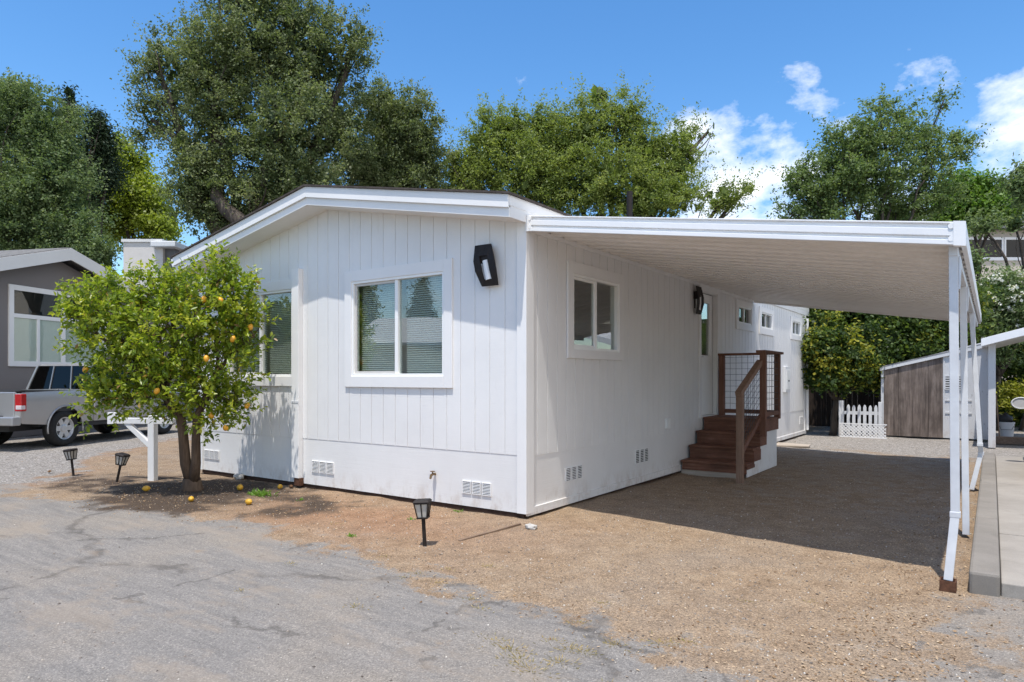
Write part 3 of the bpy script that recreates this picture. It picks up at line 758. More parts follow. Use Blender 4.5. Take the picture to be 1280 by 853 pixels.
# wall lanterns
def lantern(fr, u, z, tilt, label):
    e = empty('wall_lantern', fr(u, .018, z-.24), label, 'wall lamp', 'black wall lanterns on the white home')
    ct, st = math.cos(tilt), math.sin(tilt)
    T = lambda a, n, b: fr(u+a-b*st/ct, n, z+b)
    outl = [(-.108, .225), (.108, .225), (.140, .05), (.140, -.06), (.108, -.225), (-.108, -.225), (-.140, -.06), (-.140, .05)]
    inn = [(-.052, .10), (.052, .10), (.052, .05), (.052, -.06), (.052, -.155), (-.052, -.155), (-.052, -.06), (-.052, .05)]
    mb = MB(); k = 8
    bow = lambda b: .105-.035*(b/.225)**2
    pts = [T(a, bow(b)+.014, b) for a, b in outl]+[T(a, bow(b)+.014, b) for a, b in inn]+[T(a, bow(b), b) for a, b in outl]+[T(a, bow(b), b) for a, b in inn]
    fs = []
    for i in range(k):
        j = (i+1) % k
        fs += [(i, j, 8+j, 8+i), (16+i, 24+i, 24+j, 16+j), (i, 16+i, 16+j, j), (8+i, 8+j, 24+j, 24+i)]
    mb.add(pts, fs); mb.build('shield', M['bronze'], e)
    mb = MB()
    for (a0, a1, n0, n1, b0, b1) in ((-.06, .06, .0, .095, .02, .15), (-.05, .05, .0, .03, -.13, .02)):
        mb.hexa([T(a0, n0, b0), T(a1, n0, b0), T(a1, n1, b0), T(a0, n1, b0), T(a0, n0, b1), T(a1, n0, b1), T(a1, n1, b1), T(a0, n1, b1)])
    mb.build('bracket', M['bronze'], e, bevel=.004)
    mb = MB(); mb.tube([T(0, .07, .05), T(0, .07, -.16)], .042, 14); mb.build('glass_tube', M['opal'], e, smooth=False)
lantern(fF, -.453, 2.685, rad(12), 'black slanted wall lantern near the front corner of the white home')
lantern(fS, 4.93, 2.735, 0, 'black wall lantern beside the white door under the carport')

# ------------------------------------------------------------------ CARPORT
cp = empty('carport', (1.9, 4, 0), 'white aluminium carport roof on thin bent metal posts beside the home', 'carport')
XA, ZA, XB, ZB = .036, 3.160, 3.83, 2.545
yf = lambda x: -.02-.28*(x-XA)/(XB-XA)
yb = lambda x: 8.25-.25*(x-XA)/(XB-XA)
zt = lambda x: ZA+(ZB-ZA)*(x-XA)/(XB-XA)
mb = MB(); npan = 58
for k in range(npan):
    f0, f1 = k/npan, (k+1)/npan
    q = lambda x, f: yf(x)+.03+(yb(x)-yf(x)-.05)*f
    g = .004
    p = []
    zb0 = -.121 if k % 2 else -.094
    for za, zb_ in ((zb0, zb0), (-.03, -.03)):
        p += [(XA, q(XA, f0)+g, zt(XA)+za), (XB-.02, q(XB, f0)+g, zt(XB)+za), (XB-.02, q(XB, f1)-g, zt(XB)+zb_), (XA, q(XA, f1)-g, zt(XA)+zb_)]
    mb.hexa(p)
for zo0, zo1 in ((-.088, -.035),):
    mb.hexa([(XA, yf(XA)+.03, zt(XA)+zo0), (XB-.02, yf(XB)+.03, zt(XB)+zo0), (XB-.02, yb(XB)-.02, zt(XB)+zo0), (XA, yb(XA)-.02, zt(XA)+zo0),
             (XA, yf(XA)+.03, zt(XA)+zo1+.006), (XB-.02, yf(XB)+.03, zt(XB)+zo1+.006), (XB-.02, yb(XB)-.02, zt(XB)+zo1+.006), (XA, yb(XA)-.02, zt(XA)+zo1+.006)])
mb.build('roof_panel', M['alusoft'], cp)
def edge(mb, yfun, s, n0, n1, z0, z1, xa=XA, xb=XB):
    mb.hexa([(xa, yfun(xa)+s*n0, zt(xa)+z0), (xb, yfun(xb)+s*n0, zt(xb)+z0), (xb, yfun(xb)+s*n1, zt(xb)+z0), (xa, yfun(xa)+s*n1, zt(xa)+z0),
             (xa, yfun(xa)+s*n0, zt(xa)+z1), (xb, yfun(xb)+s*n0, zt(xb)+z1), (xb, yfun(xb)+s*n1, zt(xb)+z1), (xa, yfun(xa)+s*n1, zt(xa)+z1)])
mb = MB()
edge(mb, yf, -1, -.028, .020, -.012, 0); edge(mb, yf, -1, -.028, -.002, -.046, -.012)
edge(mb, yf, -1, -.028, .022, -.098, -.046); edge(mb, yf, -1, -.028, .000, -.124, -.098); edge(mb, yf, -1, -.028, .026, -.160, -.124)
fas = mb.build('front_fascia', M['alu'], cp, bevel=.003)
for xa, xb in ((XA-.004, XA+.035), (XB-.06, XB+.012)):
    mb = MB(); edge(mb, yf, -1, -.03, .032, -.165, .004, xa, xb)
    s = 1 if xa < 1 else -1
    for zo in (-.03, -.118):
        x = xb+.012 if s > 0 else xa-.012
        mb.tube([(x, yf(x)-.0, zt(x)+zo), (x, yf(x)-.028, zt(x)+zo)], .02, 10)
    mb.build('end_cap', M['alu'], fas)
mb = MB(); edge(mb, yb, 1, -.03, .01, -.165, .0); mb.build('rear_fascia', M['alusoft'], cp, bevel=.003)
mb = MB(); mb.hexa([(XB-.02, yf(XB)+.03, ZB-.14), (XB+.012, yf(XB)+.03, ZB-.14), (XB+.012, yb(XB)-.01, ZB-.14), (XB-.02, yb(XB)-.01, ZB-.14),
                    (XB-.02, yf(XB)+.03, ZB), (XB+.012, yf(XB)+.03, ZB), (XB+.012, yb(XB)-.01, ZB), (XB-.02, yb(XB)-.01, ZB)])
mb.build('side_fascia', M['alu'], cp, bevel=.003)
# beam along the post line, with tapered end pieces
mb = MB(); bx = 3.765
mb.box(bx-.028, bx+.028, yf(bx)+.09, 8.0, 2.335, 2.44)
mb.build('beam', M['post'], cp, bevel=.004)
mb = MB(); mb.box(.018, .034, .12, 8.2, 3.0, 3.05); mb.build('wall_channel', M['alu'], cp)
POSTS = [([(3.765, -.17, 2.36), (3.775, -.16, .52), (3.735, -.21, .05)], 'straight above and kinked outwards low down'),
         ([(3.765, 1.80, 2.36), (3.79, 1.70, .02)], None),
         ([(3.765, 4.95, 2.36), (3.86, 4.80, .62), (3.87, 4.85, .5), (3.77, 4.78, .02)], None)]
for pts, lab in POSTS:
    mb = MB()
    for a, b in zip(pts[:-1], pts[1:]):
        mb.bar(a, b, .056, .056, (0, 1, 0))
    for a in pts[1:-1]:
        mb.box(a[0]-.033, a[0]+.033, a[1]-.033, a[1]+.033, a[2]-.03, a[2]+.012)
    po = mb.build('post', M['post'], cp, bevel=.004)
    if lab: tag(po, 'front post '+lab)
    x, y, z = pts[-1]
    mb = MB(); mb.box(x-.05, x+.05, y-.054, y-.046, -.02, .055); mb.box(x-.05, x+.05, y+.046, y+.054, -.02, .055); mb.box(x-.05, x-.042, y-.046, y+.046, -.02, .055); mb.box(x+.042, x+.05, y-.046, y+.046, -.02, .055); mb.box(x-.042, x+.042, y-.046, y+.046, -.02, .012)
    if lab: mb.build('foot', M['rust'], po)
    # knee plate under the beam
    x, y, z = pts[0]
    mb = MB(); mb.prism([(x+.03, y-.02, 2.335), (x+.03, y+.26, 2.335), (x+.03, y-.02, 2.10)], (.012, 0, 0)); mb.build('gusset', M['post'], po)

# ------------------------------------------------------------------ ENTRY STEPS
es = empty('entry_steps', (.55, 5.0, 0), 'brown stained wooden entry steps with wire mesh railing leading to the white door', 'steps')
RIS = [4.27, 4.60, 4.93, 5.26]; TZ = [.205, .41, .615, .822]; XW = 1.03
for k in range(4):
    y0 = RIS[k]; y1 = RIS[k+1]+.03 if k < 3 else 6.08
    zt0 = TZ[k]; zb = (TZ[k-1] if k else .05)+.001
    mb = MB()
    if k < 3:
        mb.box(.045, XW+.02, y0-.03, y0+.145, zt0-.036, zt0); mb.box(.045, XW+.02, y0+.153, y1, zt0-.036, zt0)
    else:
        for j in range(6):
            mb.box(.045, XW+.03, y0-.03+j*.142, y0-.03+j*.142+.135, zt0-.036, zt0)
    st = mb.build('step', M['red_wood'], es, bevel=.004)
    mb = MB(); mb.box(.05, XW, y0, y0+.036, zb, zt0-.037); mb.build('riser', M['red_wood'], st, bevel=.003)
mb = MB(); mb.box(.05, XW-.05, 4.24, 4.33, -.03, .055); mb.build('footing', M['plank'], es, bevel=.006)
# side: stringer skirt, white panel following the steps
pan = [(XW-.02, 4.33, .0), (XW-.02, 6.03, .0), (XW-.02, 6.03, TZ[3]-.04)]
for k in (3, 2, 1, 0):
    pan += [(XW-.02, RIS[k]+.04, TZ[k]-.04)]
    pan += [(XW-.02, RIS[k]+.04, (TZ[k-1] if k else .2)-.04)] if k else []
mb = MB(); mb.prism(pan, (.016, 0, 0)); mb.build('side_panel', M['siding'], es)
mb = MB(); mb.box(.05, XW-.03, 6.02, 6.04, 0, TZ[3]-.04); mb.build('rear_panel', M['siding'], es)
mb = MB()
for k in range(4):
    y1 = RIS[k+1]+.055 if k < 3 else 6.05
    mb.box(XW-.002, XW+.022, RIS[k]+.0, y1, (TZ[k-1]-.0 if k else .12), TZ[k]-.038)
mb.build('stringer', M['red_wood'], es, bevel=.003)
PX = XW+.01
mb = MB(); mb.box(PX-.046, PX+.046, 3.90, 3.99, -.03, 1.255); lp = mb.build('newel_post', M['pale_wood_v'], es, bevel=.005)
mb = MB(); mb.box(PX+.024, PX+.112, 4.86, 4.948, .57, 1.86); mb.build('post', M['red_wood_v'], es, bevel=.005)
mb = MB(); mb.box(PX-.046, PX+.044, 5.975, 6.065, .79, 1.86); mb.build('post', M['red_wood_v'], es, bevel=.005)
mb = MB(); mb.box(.06, .15, 5.975, 6.065, .823, 1.86); mb.build('post', M['red_wood_v'], es, bevel=.005)
mb = MB(); mb.box(.05, PX+.06, 5.965, 6.075, 1.862, 1.90); mb.build('top_rail', M['red_wood'], es, bevel=.004)
mb = MB(); mb.box(PX-.03, PX+.115, 4.85, 5.963, 1.862, 1.90); mb.build('top_rail', M['red_wood_v'], es, bevel=.004)
mb = MB(); mb.box(.152, PX-.047, 6.0, 6.04, .86, .93); mb.build('bottom_rail', M['red_wood'], es, bevel=.004)
mb = MB(); mb.box(PX+.0, PX+.04, 4.95, 5.973, .86, .93); mb.build('bottom_rail', M['red_wood_v'], es, bevel=.004)
mb = MB(); mb.bar((PX, 3.86, 1.24), (PX+.02, 4.90, 1.72), .09, .075); mb.build('handrail', M['pale_wood_v'], es, bevel=.005)
mb = MB(); mb.bar((PX+.02, 3.97, .42), (PX+.02, 4.93, .88), .04, .08); mb.build('stair_bottom_rail', M['red_wood_v'], es, bevel=.004)
def mesh_panel(P0, P1, zlo0, zhi0, zlo1, zhi1, sp=.10, r=.0028):
    mb = MB(); P0, P1 = Vector(P0), Vector(P1); L_ = (P1-P0).length; k = int(L_/sp)
    for i in range(1, k+1):
        t = i*sp/L_
        if t >= 1: break
        p = P0.lerp(P1, t); mb.tube([(p.x, p.y, zlo0+(zlo1-zlo0)*t), (p.x, p.y, zhi0+(zhi1-zhi0)*t)], r, 5)
    h = zhi0-zlo0; m_ = int(h/sp)
    for i in range(1, m_+1):
        t = i*sp/h
        if t >= 1: break
        mb.tube([(P0.x, P0.y, zlo0+h*t), (P1.x, P1.y, zlo1+(zhi1-zlo1)*t)], r, 5)
    mb.build('mesh_panel', M['mesh'], es)
mesh_panel((.15, 6.02, 0), (PX-.046, 6.02, 0), .93, 1.862, .93, 1.862)
mesh_panel((PX+.02, 4.95, 0), (PX+.02, 5.975, 0), .93, 1.862, .93, 1.862)
mesh_panel((PX+.02, 3.99, 0), (PX+.02, 4.86, 0), .46, 1.25, .88, 1.66)

# ------------------------------------------------------------------ SOLAR PATH LAMPS
def solar_lamp():
    e = empty('path_lamp', (0, 0, 0))
    mb = MB(); mb.tube([(0, 0, -.03), (0, 0, .245)], [.017, .017], 10); mb.build('stake', M['bronze'], e)
    mb = MB(); a, b, z0_, z1_ = .042, .062, .245, .385
    mb.hexa([(-a-.006, -a-.006, z0_), (a+.006, -a-.006, z0_), (a+.006, a+.006, z0_), (-a-.006, a+.006, z0_), (-a-.008, -a-.008, z0_+.014), (a+.008, -a-.008, z0_+.014), (a+.008, a+.008, z0_+.014), (-a-.008, a+.008, z0_+.014)])
    for sx in (-1, 0, 1):
        for sy in (-1, 0, 1):
            if abs(sx)+abs(sy) == 0: continue
            mb.bar((sx*a, sy*a, z0_+.01), (sx*b, sy*b, z1_), .009, .009, (0, 1, 0))
    mb.box(-b-.005, b+.005, -b-.005, b+.005, z1_-.008, z1_+.006)
    mb.build('cage', M['bronze'], e, bevel=.0015)
    mb = MB(); k = .90
    mb.hexa([(-a*k, -a*k, z0_+.015), (a*k, -a*k, z0_+.015), (a*k, a*k, z0_+.015), (-a*k, a*k, z0_+.015), (-b*k, -b*k, z1_-.01), (b*k, -b*k, z1_-.01), (b*k, b*k, z1_-.01), (-b*k, b*k, z1_-.01)])
    mb.build('lens', M['frost'], e)
    mb = MB(); c = .074
    mb.hexa([(-c, -c, z1_+.0065), (c, -c, z1_+.0065), (c, c, z1_+.0065), (-c, c, z1_+.0065), (-c*.8, -c*.8, z1_+.026), (c*.8, -c*.8, z1_+.026), (c*.8, c*.8, z1_+.026), (-c*.8, c*.8, z1_+.026)])
    mb.build('cap', M['bronze'], e, bevel=.003)
    return e
LAMPS = [((531, 682), (-.02, -.06, rad(28)), 'dark solar path lamp standing alone in the dirt before the white front wall'),
         ((92, 595), (.05, -.10, rad(20)), 'dark solar path lamp nearer the truck, almost upright at the gravel edge'),
         ((146, 603), (-.02, .23, rad(24)), 'dark solar path lamp leaning sideways next to the white mailbox post')]
lamp = solar_lamp()
for i, (px, rot, lab) in enumerate(LAMPS):
    o = lamp if i == 0 else copy_tree(lamp)
    p = gr(*px); o.location = (p.x, p.y, ground_z(p.x, p.y)); o.rotation_euler = (rot[0], rot[1], rot[2])
    tag(o, lab, 'path lamp', 'solar path lamps along the yard')

# ------------------------------------------------------------------ MAILBOX POST
p = gr(191, 600); mp_ = empty('mailbox_post', (p.x, p.y, 0), 'white wooden mailbox post with cross arm and brace behind the lemon tree', 'mailbox post')
ax = Vector((math.cos(rad(28)), math.sin(rad(28)), 0)); P = Vector((p.x, p.y, 0))
mb = MB(); mb.bar(P+Vector((0, 0, -.05)), P+Vector((0, 0, .93)), .098, .098, ax); mb.build('post', M['trim'], mp_, bevel=.006)
mb = MB(); mb.bar(P-ax*.60+Vector((0, 0, .85)), P+ax*.33+Vector((0, 0, .85)), .09, .085); mb.build('arm', M['trim'], mp_, bevel=.006)
mb = MB(); mb.bar(P-ax*.40+Vector((0, 0, .82)), P-ax*.04+Vector((0, 0, .50)), .07, .07); mb.build('brace', M['trim'], mp_, bevel=.005)
mb = MB(); mb.bar(P-ax*.63+Vector((0, 0, .80)), P-ax*.63+Vector((0, 0, .97)), .06, .13, ax); mb.build('end_block', M['trim'], mp_, bevel=.005)

# ------------------------------------------------------------------ FOLIAGE TOOLS
def crown_mesh(blobs, nclump, per, rc, leaf, width, seed, up=.75, bias=.5, spray=.0, tintvar=.25, hang=0.0, fill=0.0):
    r = np.random.RandomState(seed)
    B = np.array([(*b[0], *b[1]) for b in blobs], float)
    vol = (B[:, 3]*B[:, 4]*B[:, 5])**.8; k = r.choice(len(B), nclump, p=vol/vol.sum())
    d = unit(r.normal(size=(nclump, 3))); rr = r.rand(nclump)**bias
    cc = B[k, :3]+d*rr[:, None]*B[k, 3:]
    ct = r.normal(.0, tintvar*.5, nclump)
    cr_ = rc*(.55+.9*r.rand(nclump))
    per_n = np.maximum(4, (per*(cr_/rc)**1.6*(.55+.9*r.rand(nclump)))).astype(int)
    ci = np.repeat(np.arange(nclump), per_n); n = len(ci)
    g = r.normal(size=(n, 3))*.5; g[:, 2] *= .75
    pos = cc[ci]+g*cr_[ci][:, None]
    if spray:
        t = r.rand(n)**1.2*spray*(r.rand(n) < .45); od = unit(d+np.array([[0, 0, .35]])+r.normal(size=d.shape)*.3)
        sp = r.rand(n) < .45
        pos = np.where(sp[:, None], cc[ci]+od[ci]*(t*cr_[ci]*2.6)[:, None]+r.normal(size=(n, 3))*cr_[ci][:, None]*.16, pos)
    nrm = unit(unit(g+1e-6)*.5+r.normal(size=(n, 3))*.75+np.array([[0, 0, up]]))
    U = unit(np.cross(nrm, r.normal(size=(n, 3)))+np.array([[0, 0, -hang]])); W = unit(np.cross(nrm, U))
    L = leaf*(.6+.8*r.rand(n)); v, f = quads(pos, U, W, L, L*width*(.8+.4*r.rand(n)))
    tint = np.clip(.5+ct[ci]+r.normal(0, .16, n), 0, 1)
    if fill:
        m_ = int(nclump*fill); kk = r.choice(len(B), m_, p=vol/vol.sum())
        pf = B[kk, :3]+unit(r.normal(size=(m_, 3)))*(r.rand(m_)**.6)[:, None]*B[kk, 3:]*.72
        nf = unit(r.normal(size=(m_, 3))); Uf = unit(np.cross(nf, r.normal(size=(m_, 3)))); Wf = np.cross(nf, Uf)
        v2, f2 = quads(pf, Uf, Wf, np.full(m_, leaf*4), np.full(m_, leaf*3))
        f = np.concatenate([f, f2+len(v)]); v = np.concatenate([v, v2]); tint = np.concatenate([tint, np.full(m_, .12)])  # large inner quads tinted dark: painted crown shade, also blocks sky gaps
    return v, f, tint

def limb(mb, a, b, r0, r1, r, sag=.12, k=6, n=7):
    a, b = Vector(a), Vector(b); L_ = (b-a).length; pts = []; rr = []
    o = Vector((r.uniform(-1, 1), r.uniform(-1, 1), r.uniform(-.3, .6)))*L_*sag
    for i in range(k+1):
        t = i/k; p = a.lerp(b, t)+o*math.sin(math.pi*t)
        if 0 < i < k: p += Vector((r.uniform(-1, 1), r.uniform(-1, 1), r.uniform(-1, 1)))*L_*.02
        pts.append(p); rr.append(r0+(r1-r0)*t**.8)
    mb.tube(pts, rr, n); return pts

def tree(name, label, cat, base, blobs, leafm, nclump=300, per=70, rc=.45, leaf=.11, width=.55, seed=1, trunk_r=.22, group=None, bark='bark', fork=.45, twigs=3, **kw):
    e = empty(name, base, label, cat, group); r = random.Random(seed)
    base = Vector(base)
    cen = sum((Vector(b[0]) for b in blobs), Vector())/len(blobs)
    lowz = min(b[0][2]-b[1][2] for b in blobs)
    f = Vector((base.x*.5+cen.x*.5, base.y*.5+cen.y*.5, max(base.z+.8, base.z+(cen.z-base.z)*fork)))
    mb = MB(); limb(mb, base-Vector((0, 0, .1)), f, trunk_r*1.15, trunk_r*.75, r, .05, 6, 10)
    for b in blobs:
        c = Vector(b[0]); R_ = Vector(b[1])
        pts = limb(mb, f, c, trunk_r*.55, trunk_r*.18, r, .10, 6, 7)
        for k in range(twigs):
            d = Vector((r.gauss(0, 1), r.gauss(0, 1), r.gauss(.3, .8))).normalized()
            limb(mb, pts[r.choice((3, 4, 5))], c+Vector((d.x*R_.x, d.y*R_.y, d.z*R_.z))*.72, trunk_r*.13, trunk_r*.03, r, .12, 4, 5)
    mb.build('trunk', M[bark], e, smooth=True)
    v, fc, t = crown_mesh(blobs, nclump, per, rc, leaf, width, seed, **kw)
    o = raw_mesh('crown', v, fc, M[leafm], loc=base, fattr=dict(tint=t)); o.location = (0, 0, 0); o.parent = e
    return e

def bl(px, py, rx, ry, D, dz=0.85):
    c = at(px, py, D); s = D/FPX
    return ((c.x, c.y, c.z), (rx*s, (rx+ry)/2*s*dz, ry*s))

def foot(px, D): c = at(px, 400, D); return (c.x, c.y, -.02)

# ------------------------------------------------------------------ LEMON TREE
LT = gr(240, 612)
lt = empty('lemon_tree', (LT.x, LT.y, 0), 'round lemon tree with two brown stems and orange lemons by the front wall', 'lemon tree')
DL = 8.85
lb = [bl(200, 420, 62, 62, DL-.2), bl(255, 395, 60, 58, DL), bl(140, 420, 52, 52, DL-.25), bl(118, 385, 36, 34, DL-.3), bl(280, 455, 46, 48, DL), bl(205, 488, 58, 36, DL-.2), bl(128, 500, 26, 34, DL-.25), bl(260, 510, 46, 36, DL),
      bl(160, 475, 48, 42, DL-.2), bl(292, 375, 34, 38, DL), bl(275, 342, 26, 24, DL), bl(160, 372, 38, 30, DL), bl(222, 362, 34, 26, DL), bl(300, 505, 24, 24, DL), bl(95, 395, 20, 20, DL-.3), bl(318, 420, 20, 40, DL), bl(190, 350, 22, 16, DL)]
r = random.Random(11)
mb = MB(); B0 = Vector((LT.x, LT.y, -.05))
mb.tube([B0, B0+Vector((0, 0, .09)), B0+Vector((0, 0, .2))], [.165, .135, .11], 12)
stA = [B0+Vector((-.01, 0, .15)), at(232, 580, DL+.08), at(229, 545, DL+.02), at(226, 522, DL-.02), at(205, 495, DL-.1)]
stB = [B0+Vector((.03, 0, .15)), at(245, 578, DL+.06), at(245, 545, DL+.02), at(246, 522, DL), at(258, 495, DL)]
mb.tube(stA, [.085, .07, .062, .06, .045], 10); mb.tube(stB, [.08, .062, .055, .052, .042], 10)
for i, b in enumerate(lb):
    c = Vector(b[0]); s0 = stA[-1] if c.x*CR[0]+c.y*CR[1] < B0.x*CR[0]+B0.y*CR[1] else stB[-1]
    pts = limb(mb, s0, c, .034, .012, r, .14, 6, 6)
    for k in range(9):
        d = Vector((r.gauss(0, 1), r.gauss(0, 1), r.gauss(0, .9))).normalized(); R_ = Vector(b[1])
        limb(mb, pts[r.choice((3, 4, 5, 6))], c+Vector((d.x*R_.x, d.y*R_.y, d.z*R_.z))*r.uniform(.7, 1.02), .009, .003, r, .16, 4, 4)
mb.build('trunk', M['lemonbark'], lt, smooth=True)
def lemon_crown(seed=5):
    rs_ = np.random.RandomState(seed)
    # sprigs: short shoots carrying alternate leaves
    B = np.array([(*b[0], *b[1]) for b in lb]); vol = (B[:, 3]*B[:, 4]*B[:, 5])**.75
    ns = 2150; k = rs_.choice(len(B), ns, p=vol/vol.sum())
    d = unit(rs_.normal(size=(ns, 3))); rr = rs_.rand(ns)**.36
    o = B[k, :3]+d*rr[:, None]*B[k, 3:]
    keep = o[:, 1] < -.52; o, d, rr = o[keep], d[keep], rr[keep]; ns = len(o)
    sd = unit(d*.7+np.array([[0, 0, .55]])+rs_.normal(size=(ns, 3))*.5)
    Cs, Us, Ws, Ls, T = [], [], [], [], []
    st_t = rs_.normal(0, .15, ns)
    tips = rs_.rand(ns)
    for j in range(9):
        t = (j+.5)/9
        cpos = o+sd*(t*.20)[..., None] if hasattr(t, 'shape') else o+sd*(t*.20)
        side_ = unit(np.cross(sd, rs_.normal(size=(ns, 3))))
        U = unit(side_*.85+sd*.55+rs_.normal(size=(ns, 3))*.15)
        L = (.066+.042*rs_.rand(ns))*(1-.25*t)
        nrm = unit(np.cross(U, np.cross(np.array([[0, 0, 1.]]), U))+rs_.normal(size=(ns, 3))*.55)
        W = unit(np.cross(nrm, U))
        Cs.append(cpos+U*L[:, None]*.5); Us.append(U); Ws.append(W); Ls.append(L)
        tt = .36+st_t+rs_.normal(0, .11, ns)+.28*t*tips
        tt = np.where(rs_.rand(ns) < .03, rs_.uniform(.93, 1, ns), np.minimum(tt, .92)); T.append(tt)
    C = np.concatenate(Cs); U = np.concatenate(Us); W = np.concatenate(Ws); L = np.concatenate(Ls); T = np.clip(np.concatenate(T), 0, 1)
    # two-faced folded leaf
    nrm = np.cross(U, W); w_ = L*.24
    a = C-U*(L*.5)[:, None]; c = C+U*(L*.5)[:, None]-nrm*(L*.08)[:, None]
    b1 = C+W*w_[:, None]+nrm*(L*.07)[:, None]; b2 = C-W*w_[:, None]+nrm*(L*.07)[:, None]
    v = np.stack([a, b1, c, b2], 1).reshape(-1, 3); i = 4*np.arange(len(C))[:, None]
    f = np.concatenate([i+np.array([[0, 1, 2]]), i+np.array([[0, 2, 3]])])
    return v, f, np.concatenate([T, T])
v, f, t = lemon_crown()
o = raw_mesh('crown', v, f, M['lemonleaf'], loc=(LT.x, LT.y, 0), fattr=dict(tint=t)); o.location = (0, 0, 0); o.parent = lt
def lemon_mb(c, s=1.0, rot=None):
    mb = MB(); prof = [(.004, -.046), (.010, -.043), (.024, -.032), (.032, -.015), (.034, .002), (.030, .02), (.020, .033), (.009, .040), (.004, .046)]
    Mx = Matrix.Translation(c) @ (rot or Matrix()) @ Matrix.Scale(s, 4)
    mb.lathe(prof, 14, Mx); return mb
for (px, py, dd) in [(255, 374, -.62), (276, 376, -.55), (313, 409, -.2), (291, 424, -.45), (282, 535, -.3), (309, 507, -.15), (258, 448, -.7), (196, 489, -.8), (107, 462, -.6), (264, 520, -.4),]:
    c = at(px, py, DL+dd*.72)
    lemon_mb(c, 1.0, Matrix.Rotation(r.uniform(-.5, .5), 4, 'X') @ Matrix.Rotation(r.uniform(-.5, .5), 4, 'Y')).build('lemon', M['lemon'], lt, smooth=True)
FALL = [((183, 615), 1.1, 'fallen yellow lemon on dark soil left of the lemon tree trunk, by the mailbox post'),
        ((239, 627), 1.0, 'fallen yellow lemon lying in front of the lemon tree trunk'),
        ((300, 613), 1.2, 'bright fallen lemon on dark soil between the trunk and the green weeds'),
        ((311, 631), 1.05, 'pale fallen lemon on bare dirt in front of the green weeds'),
        ((350, 611), .95, 'orange fallen lemon near the wall base to the right of the weeds'),
        ((364, 610), .75, 'small shrivelled brown lemon nearest the cable cover foot')]
for (px, s_, lab) in FALL:
    c = gr(*px); c.z = ground_z(c.x, c.y)+.033*s_
    o = lemon_mb(c, s_, Matrix.Rotation(rad(90), 4, 'X') @ Matrix.Rotation(r.uniform(0, 3), 4, 'Y')).build('fallen_lemon', M['fallen'] if s_ > .8 else M['litter'], None, smooth=True)
    tag(o, lab, 'lemon', 'fallen lemons under the lemon tree')

# weeds, rock, plank, edging
p = gr(325, 620); wv = []; tt = []
Cs, Us, Ls = [], [], []
for k in range(150):
    a = r.uniform(0, 6.28); q = Vector((p.x+r.gauss(0, .08), p.y+r.gauss(0, .05), .0))
    u = Vector((math.cos(a)*r.uniform(.4, 1.2), math.sin(a)*r.uniform(.4, 1.2), r.uniform(.4, 1.1))).normalized(); L_ = r.uniform(.05, .12)
    Cs.append(tuple(q+u*L_*.5)); Us.append(tuple(u)); Ls.append(L_); tt.append(r.random())
U = np.array(Us); Wd = unit(np.cross(U, rs.normal(size=U.shape))); v_, f_ = quads(np.array(Cs), U, Wd, np.array(Ls), np.full(len(U), .016))
tag(raw_mesh('weed_patch', v_, f_, M['weed'], fattr=dict(tint=tt), loc=(p.x, p.y, 0)), 'low bright green weeds on soil right of the lemon tree', 'weeds')
for (px, py, k_, lab) in [(440, 671, 26, 'tiny green weed tuft in the dirt, middle of the front yard'), (515, 650, 14, 'grey green seedling in the dirt left of the lone path lamp'), (574, 640, 18, 'small green weed at the foot of the front wall behind the lone path lamp'), (377, 626, 16, 'small green sprout near the cable cover foot')]:
    p = gr(px, py); Cs, Us, Ls, tt = [], [], [], []
    for k in range(k_):
        a = r.uniform(0, 6.28); q = Vector((p.x+r.gauss(0, .02), p.y+r.gauss(0, .015), .0))
        u = Vector((math.cos(a)*.7, math.sin(a)*.7, r.uniform(.3, 1.0))).normalized(); L_ = r.uniform(.02, .05)
        Cs.append(tuple(q+u*L_*.5)); Us.append(tuple(u)); Ls.append(L_); tt.append(r.random())
    U = np.array(Us); Wd = unit(np.cross(U, rs.normal(size=U.shape))); v_, f_ = quads(np.array(Cs), U, Wd, np.array(Ls), np.full(len(U), .012))
    tag(raw_mesh('weed_tuft', v_, f_, M['weed'], fattr=dict(tint=tt), loc=(p.x, p.y, 0)), lab, 'weed', 'small green weeds in the front dirt')
def rock(px, py, s, label):
    p = gr(px, py); bm = bmesh.new(); bmesh.ops.create_icosphere(bm, subdivisions=2, radius=1)
    q = random.Random(px); off = [q.uniform(.78, 1.12) for _ in bm.verts]
    mb = MB(); mb.add([(p.x+v.co.x*s[0]*off[i], p.y+v.co.y*s[1]*off[i], .0+s[2]*.6+v.co.z*s[2]*off[i]) for i, v in enumerate(bm.verts)], [tuple(v.index for v in f.verts) for f in bm.faces]); bm.free()
    return tag(mb.build('rock', M['rock'], None), label, 'rock')
rock(299, 599, (.10, .06, .055), 'pale flat rock at the foot of the white wall behind the lemon tree')
rock(664, 661, (.075, .05, .03), 'small pale stone on the dirt under the front corner of the home')
a, b = gr(574, 676), gr(650, 656)
mb = MB(); mb.bar((a.x, a.y, -.008), (b.x, b.y, .002), .03, .03); tag(mb.build('edging_board', M['edgewood'], None, bevel=.004), 'thin wooden edging board half buried in dirt at the front corner', 'edging board')
mb = MB(); mb.hexa([(.13, 9.15, .012), (.85, 9.35, .012), (.80, 9.75, .012), (.10, 9.9, .012), (.13, 9.15, .04), (.85, 9.35, .04), (.80, 9.75, .04), (.10, 9.9, .04)])
tag(mb.build('plank', M['plank'], None, bevel=.004), 'flat grey wooden plank on the ground behind the entry steps', 'plank')
p = gr(62, 592)
